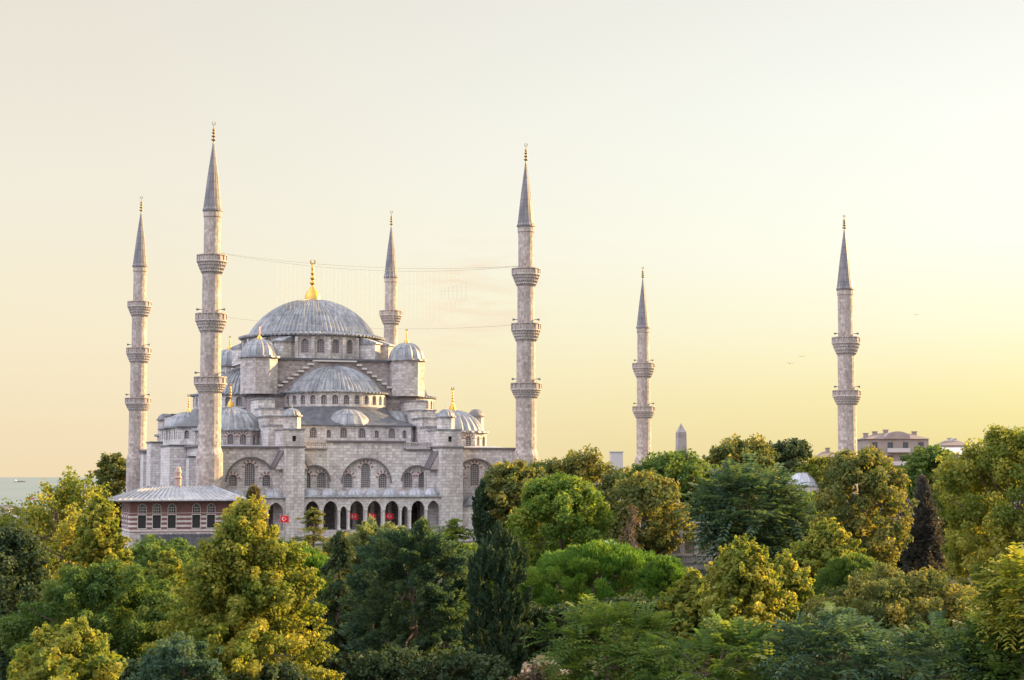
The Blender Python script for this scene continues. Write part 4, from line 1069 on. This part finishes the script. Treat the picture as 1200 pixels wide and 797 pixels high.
k = MB(); k.lathe(0, 0, [(.7, z - .72), (1.0, z - .7), (1.0, z - .55), (.5, z - .15), (0, z)], 16); k.build('roof', M['white'], ki)

# ------------------------------------------------------------------ boats
def ship(px, py, L_, label, hull, name='cargo_ship', H=6):
    a, b_ = ray(px, py); D = (SEA - EYE) / b_
    r = empty(name, (a * D, D, SEA)); tag(r, label, 'ship' if name != 'motorboat' else 'boat')
    m_ = MB(); h = L_ / 2; bw = L_ * .08; n = 10; top, bot = [], []
    for i in range(n + 1):
        t = i / n; ww = bw * (1 - max(0, (t - .7) / .3) ** 2) * (min(1, t / .1 + .6)); x = -h + L_ * t
        top.append((x, ww, H * (1 + .3 * t * t))); bot.append((x * .94, ww * .6, -1))
    for s in (1, -1):
        for i in range(n):
            q = [(top[i][0], s * top[i][1], top[i][2]), (top[i + 1][0], s * top[i + 1][1], top[i + 1][2]), (bot[i + 1][0], s * bot[i + 1][1], -1), (bot[i][0], s * bot[i][1], -1)]
            m_.face(q if s > 0 else q[::-1])
    for i in range(n): m_.face([(top[i][0], -top[i][1], top[i][2]), (top[i + 1][0], -top[i + 1][1], top[i + 1][2]), (top[i + 1][0], top[i + 1][1], top[i + 1][2]), (top[i][0], top[i][1], top[i][2])])
    m_.face([(top[0][0], -top[0][1], H), (top[0][0], top[0][1], H), (bot[0][0], bot[0][1], -1), (bot[0][0], -bot[0][1], -1)])
    m_.build('hull', hull, r)
    s = MB(); s.box(-h * .85, -h * .5, -bw * .7, bw * .7, H, H * 2.3); s.box(-h * .8, -h * .58, -bw * .5, bw * .5, H * 2.3, H * 2.9); s.box(-h * .72, -h * .66, -bw * .15, bw * .15, H * 2.9, H * 3.5); s.build('superstructure', M['white'], r)
    if name != 'motorboat':
        c_ = MB()
        for i in range(5): c_.box(-h * .4 + i * h * .22, -h * .22 + i * h * .22, -bw * .7, bw * .7, H * 1.01, H * (1.5 + .2 * (i % 2)))
        c_.build('deck_cargo', M['render_pink'], r)
    return r
ship(23, 565, 95, 'small cargo ship on the pale sea near the left edge', M['render_pink'])
ship(84, 561.5, 210, 'larger hazy ship on the sea horizon behind the tall sparse tree', M['render_grey'], H=9)
ship(36, 585.5, 15, 'little red and white boat on the water left of the sparse tree', M['boat_red'], 'motorboat', H=3)

# ------------------------------------------------------------------ white van, bottom left
p = at(12, 780, 150); van = empty('van', (p.x - 2.0, 150.5, 0.02), .05); tag(van, 'white van parked by the kerb behind the yellow tree at the lower left', 'van')
b_ = MB(); pro = [(-2.4, .35), (2.4, .35), (2.4, 1.1), (1.75, 1.25), (1.2, 2.1), (-2.4, 2.15)]
for y_, rev in ((-.95, False), (.95, True)):
    q = [(x, y_, z_) for x, z_ in pro]; b_.face(q[::-1] if rev else q)
for i in range(6):
    (xa, za), (xb, zb) = pro[i], pro[(i + 1) % 6]; b_.face([(xa, -.95, za), (xa, .95, za), (xb, .95, zb), (xb, -.95, zb)])
b_.build('body', M['white'], van)
for x0, x1 in ((-2.1, -.9), (-.7, .2), (.4, 1.15)):
    g = MB(); g.box(x0, x1, -.97, -.955, 1.3, 1.9); g.box(x0, x1, .955, .97, 1.3, 1.9); g.build('window', M['glass'], van)
for x0 in (-1.55, 1.5):
    for y_ in (-.9, .9):
        t = MB(); t.tube((x0, y_ - .11, .35), (x0, y_ + .11, .35), .35, .35, 20); to = t.build('wheel', M['tyre'], van)
        t = MB(); t.tube((x0, y_ - .125, .35), (x0, y_ + .125, .35), .2, .2, 14); t.build('rim', M['metal'], to)

# ------------------------------------------------------------------ trees
def leaf_mesh(name, C, A, Nn, size, asp, tint, material, parent):
    """one pointed folded quad per leaf; C centre, A axis, Nn normal"""
    A = A / (np.linalg.norm(A, axis=1, keepdims=True) + 1e-9)
    Bv = np.cross(Nn, A); Bv /= (np.linalg.norm(Bv, axis=1, keepdims=True) + 1e-9); Nv = np.cross(A, Bv)
    s = size[:, None]; n = len(C)
    V = np.empty((n, 4, 3), np.float32)
    V[:, 0] = C - A * s * .5; V[:, 2] = C + A * s * .5
    V[:, 1] = C + Bv * s * asp * .5 + Nv * s * .12 - A * s * .06; V[:, 3] = C - Bv * s * asp * .5 + Nv * s * .12 - A * s * .06
    me = bpy.data.meshes.new(name)
    me.vertices.add(n * 4); me.vertices.foreach_set('co', V.reshape(-1))
    me.loops.add(n * 4); me.loops.foreach_set('vertex_index', np.arange(n * 4, dtype=np.int32))
    me.polygons.add(n); me.polygons.foreach_set('loop_start', np.arange(0, n * 4, 4, dtype=np.int32)); me.polygons.foreach_set('loop_total', np.full(n, 4, np.int32))
    at_ = me.attributes.new('tint', 'FLOAT', 'POINT'); at_.data.foreach_set('value', np.repeat(np.clip(tint, 0, 1), 4).astype(np.float32))
    me.materials.append(material); me.update(calc_edges=True)
    o = bpy.data.objects.new(name, me); COL.objects.link(o); o.parent = parent
    return o
def unit(n):
    v = rng.normal(size=(n, 3)); return v / np.linalg.norm(v, axis=1, keepdims=True)

PROF = {'taper': lambda t: np.clip(1 - t ** 1.9, 0, 1) ** .8 * np.clip(t * 4 + .6, 0, 1),
        'full': lambda t: np.clip(1 - t ** 4.5, 0, 1) ** .5 * np.clip(t * 2 + .8, 0, 1),
        'round': lambda t: np.sqrt(np.clip(1 - (2 * t - 1) ** 2, 0, 1)) ** .8,
        'plane': lambda t: np.clip(1 - t ** 1.8, 0, 1) ** .62 * np.clip(t * 4 + .6, 0, 1),
        'broad': lambda t: np.clip(1 - t ** 2.8, 0, 1) ** .5 * np.clip(t * 4 + .6, 0, 1),
        'cone': lambda t: (1 - t) * .95 + .04,
        'column': lambda t: np.clip(1 - t ** 14, 0, 1) * np.clip(.72 + t * .8, 0, 1) * np.where(t > .82, np.sqrt(np.clip((1 - t) / .18, 0, 1)), 1)}

def tree(name, px, ytop, hw_, ybot, D, kind, pal, label, group=None, dens=1.0, leaf=1.0, cat='tree', lean=0.0, twist=0.0):
    top = at(px, ytop, D); bot = at(px, ybot, D); R = 1.13 * hw_ * D / FPX
    gz = ground_z(top.x, D); H = top.z - bot.z; zb = max(bot.z, gz + .2) - gz; zt = top.z - gz; H = zt - zb
    root = empty(name.replace('tapering_', ''), (top.x, D, gz), 0); tag(root, label, cat, group)
    pxm = D / 1766.0                                     # metres per render pixel
    ls = max(0.17, 3.25 * pxm) * leaf
    profn = 'taper' if name == 'tapering_plane_tree' else {'frond': 'round', 'sparse': 'round', 'pine': 'round', 'fine': 'full'}.get(kind, kind)
    cl_c = []; cl_r = []; cl_d = []
    ph = rng.uniform(0, 6.28, 6)
    if kind in ('cedar', 'droop'):
        tiers = 11 if kind == 'cedar' else 24
        if name == 'dead_conifer': tiers = 9
        for i in range(tiers):
            t = (i + .5 + rng.uniform(-.4, .4)) / tiers; z = zb + H * t
            rr = R * (1 - t) ** (.75 if kind == 'cedar' else .5) + .25
            for j in range(rng.integers(5, 8) if kind == 'cedar' else 6):
                a = rng.uniform(0, 6.28); L_ = rr * rng.uniform(.3, 1.25); z += rng.uniform(-.35, .35)
                ns = max(2, int(L_ / (.7 if kind == 'cedar' else .45)))
                for q in range(ns):
                    f_ = (q + 1) / ns
                    dz = -.10 * L_ * f_ ** 2 if kind == 'cedar' else -.75 * L_ * f_ ** 1.5
                    cl_c.append((L_ * f_ * cos(a), L_ * f_ * sin(a), z + dz)); cl_d.append((cos(a), sin(a), -.1 if kind == 'cedar' else -.9))
                    cl_r.append((.55, .16) if kind == 'cedar' else (.38, .30))
    else:
        vol_area = 2 * pi * R * H
        rc = {'round': .20, 'plane': .17, 'broad': .15, 'cone': .22, 'column': .30, 'frond': .22, 'sparse': .2, 'pine': .105, 'fine': .13}[kind] * R
        rc = min(max(rc, .5), 2.2)
        K = int(min(420, max(22, vol_area / (rc * rc) * (.34 if kind == 'sparse' else .72 if kind in ('plane', 'broad') else .85))))
        t = rng.uniform(0.0, 1.0, K) ** (.9)
        a = rng.uniform(0, 2 * pi, K)
        lump = 1 + .17 * np.sin(2 * a + ph[0] + 3 * t) + .15 * np.sin(3 * a + ph[1] - 7 * t) + .12 * np.sin(5 * a + ph[2] + 11 * t)
        if kind == 'column': lump = 1 + (lump - 1) * .35
        inner = np.where(rng.random(K) < .22, rng.uniform(.2, .8, K), np.where(rng.random(K) < .12, rng.uniform(1.05, 1.2, K), rng.uniform(.78, 1.04, K)))
        if kind == 'sparse': inner = rng.uniform(.15, 1.08, K)
        r = np.maximum(PROF[profn](t) * (R - rc * .45), 0.05) * lump * inner
        z = zb + (H - rc * .6) * t + .04 * H * np.sin(3 * a + ph[3])
        if kind == 'pine':                                # umbrella: keep to the upper shell
            t = rng.uniform(0, 1, K) ** .6; f_ = rng.uniform(0, 1, K) ** .5; r = (R - rc * .5) * f_ * lump
            z = zb + (H - rc * .4) * np.sqrt(np.clip(1 - (f_ * .97) ** 2, 0, 1)) * np.where(rng.random(K) < .78, 1, rng.uniform(.3, .95, K))
        cl_c = np.stack([r * np.cos(a), r * np.sin(a), z], 1)
        up = np.full(K, .55 if kind in ('plane', 'round', 'broad', 'fine') else .9)
        if kind == 'column': up[:] = 2.5
        cl_d = np.stack([np.cos(a) * (r / R + .15), np.sin(a) * (r / R + .15), up * (t - .15)], 1)
        if kind == 'column': cl_d[:, 2] = 2.5
        el = {'round': 1.0, 'plane': 1.45, 'broad': 1.1, 'cone': 1.1, 'column': 1.0, 'frond': 1.0, 'sparse': 1.2, 'pine': 1.0, 'fine': 1.5}[kind]
        k_ = np.where(inner > 1.04, .55, rng.uniform(.5, 1.3, K))
        cl_r = np.stack([rc * el * k_, rc * k_ * (.8 if kind != 'column' else .35)], 1)
    cl_c = np.array(cl_c, float); cl_r = np.array(cl_r, float); cl_d = np.array(cl_d, float); cl_d /= np.linalg.norm(cl_d, axis=1, keepdims=True) + 1e-9
    K = len(cl_c)
    asp = {'round': .75, 'plane': .85, 'broad': .6, 'cone': .4, 'column': .32, 'frond': .40, 'sparse': .8, 'pine': .32, 'cedar': .35, 'droop': .3, 'fine': .3}[kind]
    ls *= {'round': 1.0, 'plane': 1.1, 'broad': 1.05, 'cone': 1.2, 'column': 1.5, 'frond': 2.0, 'sparse': 1.0, 'pine': 1.05, 'cedar': 1.1, 'droop': 1.3, 'fine': 1.35}[kind]
    area = cl_r[:, 0] * cl_r[:, 1] * 4 * pi * .55
    per = np.maximum(6, (area / (ls * ls * asp * .5) * .95 * dens * (.5 if kind == 'sparse' else 3.0 if kind == 'column' else 1))).astype(int)
    if kind == 'frond':
        # rosettes of pinnate leaves
        nf = np.maximum(5, (area / (ls * 4.0 * ls * 1.8) * 1.9 * dens)).astype(int)
        idx = np.repeat(np.arange(K), nf); n = len(idx)
        d = unit(n); d += cl_d[idx] * .9; d[:, 2] += .15; d /= np.linalg.norm(d, axis=1, keepdims=True)
        st = cl_c[idx] + d * cl_r[idx][:, 1:2] * rng.uniform(.2, .8, (n, 1)); Lf = ls * rng.uniform(3.0, 4.6, n)
        nl = 6; side = np.cross(d, np.array([0, 0, 1.0])); side /= np.linalg.norm(side, axis=1, keepdims=True) + 1e-9
        nrm = np.cross(side, d); Cs, As, Ns, T = [], [], [], []
        tf_ = np.clip(rng.random(K)[idx] * .55 + rng.random(n) * .45, 0, 1)
        for q in range(nl):
            f_ = (q + .6) / nl
            for sg in (-1, 1):
                base = st + d * (Lf * f_)[:, None]; base[:, 2] -= .28 * Lf * f_ ** 2
                ax = side * sg + d * .55; ax[:, 2] -= .35
                Cs.append(base + ax * ls * .45); As.append(ax); Ns.append(nrm + rng.normal(size=(n, 3)) * .25); T.append(tf_)
        C = np.concatenate(Cs); A = np.concatenate(As); Nn = np.concatenate(Ns); tint = np.concatenate(T) + rng.normal(size=len(C)) * .07
        size = np.full(len(C), ls) * rng.uniform(.8, 1.2, len(C))
    else:
        idx = np.repeat(np.arange(K), per); n = len(idx)
        o = unit(n) * (rng.random((n, 1)) ** .45)
        dv = cl_d[idx]
        if kind in ('plane', 'fine', 'broad'):             # pointed shoots: thinner towards the tip
            al = np.sum(o * dv, 1, keepdims=True); o = dv * al + (o - dv * al) * np.clip(1.0 - .55 * al, .3, 1.3)
        al = np.sum(o * dv, 1, keepdims=True); lat = o - dv * al
        if kind == 'cedar':
            off = np.stack([o[:, 0] * cl_r[idx, 0], o[:, 1] * cl_r[idx, 0], o[:, 2] * cl_r[idx, 1]], 1)
        else: off = dv * al * cl_r[idx, 0:1] + lat * cl_r[idx, 1:2]
        C = cl_c[idx] + off
        outw = off / (np.linalg.norm(off, axis=1, keepdims=True) + 1e-9)
        if kind in ('pine', 'cone', 'droop', 'column', 'fine'):
            A = outw * .5 + dv * .9 + unit(n) * .55 + np.array([0, 0, .5 if kind == 'pine' else 0]); Nn = unit(n)
        elif kind == 'cedar': A = unit(n) * .8 + dv; Nn = np.array([0, 0, 1.0]) + unit(n) * .6
        else:
            Nn = outw * 1.1 + unit(n) * .65 + np.array([0, 0, .4]); A = unit(n) + np.array([0, 0, -.25])
        tint = rng.random(K)[idx] * .6 + rng.random(n) * .38 + rng.normal(size=n) * .05
        size = ls * rng.uniform(.55, 1.45, n)
    crown = leaf_mesh('crown', C.astype(np.float32), A, Nn, size, asp, tint, LM[pal], root)
    # trunk and limbs
    tb = MB(); r0 = max(.16, R * .075); mid = zb + H * .35
    if kind in ('cedar', 'droop', 'cone', 'column'):
        tb.tube((0, 0, -.3), (0, 0, zt - .4), r0 * .9, .04, 8)
        if kind in ('cedar', 'droop'):
            for i in range(0, K, 3): c = cl_c[i]; tb.tube((0, 0, min(zt - .5, c[2] + (.3 if kind == 'cedar' else .8))), tuple(c), r0 * .22, .03, 5)
    else:
        pts = [Vector((0, 0, -.3)), Vector((rng.normal() * .15, rng.normal() * .15, mid * .5)), Vector((rng.normal() * .3, rng.normal() * .3, mid)), Vector((rng.normal() * .4, rng.normal() * .4, zb + H * .8))]
        rr = [r0 * 1.15, r0 * .85, r0 * .65, r0 * .15]
        for i in range(3): tb.tube(pts[i], pts[i + 1], rr[i], rr[i + 1], 8)
        nlimb = min(K, 26 if kind != 'sparse' else 60)
        for i in rng.choice(K, nlimb, replace=False):
            c = Vector(cl_c[i]); s0 = pts[2].lerp(pts[3], rng.uniform(0, .6)) if c.z > mid else pts[1].lerp(pts[2], rng.uniform(.5, 1))
            m1 = s0.lerp(c, .5) + Vector((0, 0, -.06 * (c - s0).length)); tb.tube(s0, m1, r0 * .30, r0 * .18, 5); tb.tube(m1, c, r0 * .18, .03, 5)
    tb.build('trunk', M['bark_pale'] if kind in ('pine',) or name == 'dead_conifer' else M['bark'], root)
    return root, len(C)

TREES = [
 # back rows, right of the mosque
 ('broadleaf_tree', 602, 541, 40, 655, 232, 'round', 'olive', 'round olive green tree against the right end of the mosque wall, behind the slim cypress'),
 ('broadleaf_tree', 672, 532, 62, 650, 243, 'round', 'olive', 'wide olive tree just right of the foot of the front right minaret'),
 ('broadleaf_tree', 658, 558, 54, 690, 190, 'round', 'yelgreen', 'sunlit fresh green round tree in front of the wide olive tree'),
 ('broadleaf_tree', 754, 556, 46, 648, 207, 'round', 'olive', 'grey green round tree with golden lit top behind the bare dead conifer'),
 ('broadleaf_tree', 790, 531, 50, 612, 224, 'round', 'green', 'dark green round tree below the obelisk'),
 ('broadleaf_tree', 868, 515, 50, 640, 236, 'round', 'olive', 'tall olive round tree right of the obelisk, golden on its right flank'),
 ('chestnut_tree', 880, 557, 47, 655, 196, 'frond', 'bluegreen', 'big cool green chestnut with drooping leaves, in front of the tall olive tree'),
 ('broadleaf_tree', 936, 577, 44, 670, 206, 'round', 'green', 'mid green tree between the cool green chestnut and the big dome-shaped tree'),
 ('broadleaf_tree', 922, 514, 31, 590, 330, 'round', 'dark', 'far dark round tree behind the small pale courtyard domes'),
 ('broadleaf_tree', 1008, 527, 50, 660, 186, 'round', 'olive', 'big dome-shaped tree at the foot of the rightmost minaret'),
 ('broadleaf_tree', 961, 536, 18, 580, 300, 'round', 'yellow', 'small yellow tree behind, just above the pale courtyard dome'),
 ('broadleaf_tree', 1092, 524, 42, 640, 236, 'round', 'green', 'dark topped tree below the brownish apartment block'),
 ('conifer_tree', 1082, 562, 26, 690, 205, 'cone', 'purple', 'dark purplish cone-shaped conifer left of the big yellow tree'),
 ('broadleaf_tree', 1053, 585, 42, 690, 216, 'round', 'purple', 'shaded purplish tree behind the dome-shaped tree'),
 ('broadleaf_tree', 1128, 540, 40, 690, 226, 'round', 'olive', 'olive tree below the pale gabled building'),
 ('plane_tree', 1188, 506, 70, 725, 118, 'round', 'yellow', 'big yellow green plane tree at the right edge reaching above the skyline'),
 ('plane_tree', 968, 613, 46, 720, 152, 'plane', 'yellow', 'rounded golden tree in front of the dome-shaped tree'),
 ('stone_pine', 1000, 652, 46, 735, 140, 'pine', 'green', 'dark green pine below the rounded golden tree'),
 ('plane_tree', 868, 636, 52, 790, 130, 'plane', 'yellow', 'pointed golden tree in the middle of the right half, below the chestnut'),
 ('plane_tree', 915, 658, 56, 790, 134, 'plane', 'yellow', 'broad gold tree right of the pointed golden tree'),
 ('tapering_plane_tree', 812, 674, 46, 780, 136, 'plane', 'yellow', 'ragged golden tree between the umbrella pine and the pointed golden tree'),
 ('stone_pine', 706, 640, 86, 730, 152, 'pine', 'pine', 'broad bright green umbrella pine in the centre of the park'),
 ('stone_pine', 778, 655, 34, 735, 147, 'pine', 'pine', 'small pine at the right side of the broad umbrella pine'),
 ('leafy_tree', 722, 716, 64, 830, 106, 'frond', 'green', 'bright green feathery tree at the bottom, below the umbrella pine'),
 ('leafy_tree', 845, 738, 72, 840, 99, 'frond', 'green', 'green feathery tree at the bottom below the pointed golden tree'),
 ('broadleaf_tree', 1050, 668, 118, 850, 104, 'broad', 'olive', 'huge wide olive tree filling the lower right'),
 ('leafy_tree', 985, 728, 66, 850, 92, 'frond', 'bluegreen', 'dark blue green feathery tree low in front of the huge wide olive tree'),
 ('leafy_tree', 1120, 742, 86, 860, 88, 'frond', 'bluegreen', 'blue green feathery tree in the bottom right corner'),
 ('leafy_tree', 1192, 722, 52, 850, 86, 'frond', 'green', 'green feathery tree at the right edge under the yellow fronds'),
 ('leafy_tree', 1194, 660, 26, 745, 84, 'frond', 'yellow', 'yellow fronds of a feathery tree cut by the right edge'),
 ('dead_conifer', 742, 597, 13, 655, 182, 'droop', 'red', 'thin nearly bare brown conifer above the umbrella pine', None, .25),
 ('cypress_tree', 585, 619, 33, 830, 129, 'column', 'cypress', 'broad dark columnar cypress in the lower centre'),
 ('cypress_tree', 566, 566, 11, 660, 228, 'column', 'cypress', 'slim dark cypress against the mosque wall'),
 ('evergreen_tree', 488, 618, 70, 840, 136, 'fine', 'bluegreen', 'large blue green evergreen below the portico, left of the broad cypress'),
 ('evergreen_tree', 437, 613, 34, 720, 156, 'fine', 'pale', 'pale tipped grey green evergreen just below the portico arches'),
 ('stone_pine', 356, 645, 42, 720, 172, 'pine', 'pine', 'green pine right of the tall golden plane tree'),
 ('stone_pine', 425, 650, 36, 720, 160, 'pine', 'yelgreen', 'yellow green pine beside the drooping conifer'),
 ('cedar_tree', 368, 594, 36, 680, 205, 'cedar', 'olive', 'layered sparse cedar before the left part of the portico'),
 ('drooping_conifer', 398, 622, 24, 812, 142, 'droop', 'dark', 'tall narrow dark conifer with drooping boughs'),
 ('conifer_tree', 297, 572, 26, 660, 226, 'cone', 'brown', 'dark brownish conifer between the pavilion and the first buttress'),
 ('cedar_tree', 532, 610, 44, 660, 236, 'cedar', 'yelgreen', 'low flat layered cedar below the right end of the portico'),
 ('broadleaf_tree', 556, 640, 32, 740, 168, 'round', 'yelgreen', 'small yellow green tree tucked left of the broad cypress'),
 # left side
 ('tapering_plane_tree', 287, 596, 84, 850, 116, 'plane', 'yellow', 'tall golden plane tree in front of the pavilion'),
 ('sparse_tree', 80, 558, 64, 720, 152, 'sparse', 'yellow', 'tall airy tree with visible branches against the sea'),
 ('plane_tree', 118, 588, 34, 710, 147, 'plane', 'yellow', 'golden tree between the airy tree and the pavilion'),
 ('broadleaf_tree', 133, 533, 23, 620, 345, 'round', 'olive', 'dense olive tree left of the far left minaret'),
 ('broadleaf_tree', 122, 664, 96, 840, 123, 'broad', 'green', 'broad shaded green tree filling the lower left'),
 ('plane_tree', 195, 652, 40, 760, 138, 'plane', 'yellow', 'golden tree left of the tall golden plane tree, below the lean-to roof'),
 ('broadleaf_tree', 10, 622, 50, 790, 134, 'round', 'dark', 'dark tree at the left edge below the sea'),
 ('plane_tree', 76, 738, 86, 880, 72, 'plane', 'yellow', 'bright yellow maple-leaved tree in the bottom left corner'),
 ('broadleaf_tree', 188, 634, 54, 710, 180, 'round', 'green', 'low green tree right under the lean-to roof of the pavilion'),
 ('broadleaf_tree', 212, 748, 50, 850, 108, 'round', 'bluegreen', 'dark blue green bush at the bottom, right of the bright yellow tree'),
 ('broadleaf_tree', 40, 596, 24, 660, 300, 'round', 'olive', 'olive tree by the shore below the little red boat'),
 ('broadleaf_tree', 8, 606, 22, 660, 260, 'round', 'yellow', 'yellow green shore tree at the left edge below the pale building'),
 ('broadleaf_tree', 60, 628, 40, 720, 170, 'round', 'olive', 'olive tree at the foot of the airy tree, left of its trunk'),
 ('broadleaf_tree', 630, 668, 32, 770, 162, 'round', 'dark', 'dark tree in the gap right of the broad columnar cypress'),
 ('broadleaf_tree', 348, 700, 40, 775, 163, 'round', 'dark', 'dark low tree beneath the pine beside the tall golden plane tree'),
 ('broadleaf_tree', 338, 634, 30, 700, 208, 'round', 'green', 'small green tree in front of the first buttress, beside the tall golden plane tree'),
 ('broadleaf_tree', 408, 624, 30, 700, 214, 'round', 'olive', 'small olive tree below the left end of the portico'),
 ('sapling', 440, 783, 18, 812, 128, 'round', 'pale', 'pale grey green sapling at the bottom edge below the blue green evergreen'),
]
for px_, py_, D_, sp_, lab in ((940, 418, 420, .9, 'tiny dark bird in the sky just left of the rightmost minaret, upper of the pair'), (926, 426, 400, .8, 'tiny dark bird in the sky left of the rightmost minaret, lower of the pair'), (1074, 369, 500, .8, 'tiny dark bird in the pale sky right of the rightmost minaret')):
    p = at(px_, py_, D_); b_ = empty('bird', p); tag(b_, lab, 'bird', 'birds in flight')
    q = MB(); q.lathe(0, 0, [(0, -.28), (.06, -.18), (.09, 0), (.06, .15), (0, .3)], 8); o_ = q.build('body', M['horn'], b_); o_.rotation_euler = (pi / 2, 0, .5)
    for sg in (-1, 1):
        q = MB(); q.face([(0, -.1, 0), (sg * sp_ * .55, -.08, .18), (sg * sp_, .08, .05), (sg * sp_ * .5, .1, .16), (0, .1, 0)]); q.face([(0, .1, -.02), (sg * sp_ * .5, .1, .14), (sg * sp_, .08, .03), (sg * sp_ * .55, -.08, .16), (0, -.1, -.02)]); q.build('wing', M['horn'], b_)
total = 0
for T in TREES:
    r, n = tree(*T); total += n
# undergrowth that closes the gaps between trunks
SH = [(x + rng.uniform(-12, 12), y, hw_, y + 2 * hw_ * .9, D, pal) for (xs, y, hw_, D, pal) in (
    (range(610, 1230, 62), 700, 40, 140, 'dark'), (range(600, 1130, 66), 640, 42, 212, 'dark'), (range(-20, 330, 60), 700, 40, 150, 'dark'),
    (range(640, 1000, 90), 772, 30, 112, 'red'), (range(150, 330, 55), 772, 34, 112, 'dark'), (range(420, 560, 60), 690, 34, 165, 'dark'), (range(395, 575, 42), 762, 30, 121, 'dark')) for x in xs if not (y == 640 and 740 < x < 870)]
LAB = {'dark': 'dark green shrub in the undergrowth between the park trees', 'red': 'reddish brown shrub in the undergrowth at the bottom'}
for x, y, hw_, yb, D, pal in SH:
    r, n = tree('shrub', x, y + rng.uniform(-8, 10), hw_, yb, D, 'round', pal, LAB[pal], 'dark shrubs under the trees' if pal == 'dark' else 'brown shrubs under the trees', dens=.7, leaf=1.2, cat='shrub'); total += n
print('leaves', total)
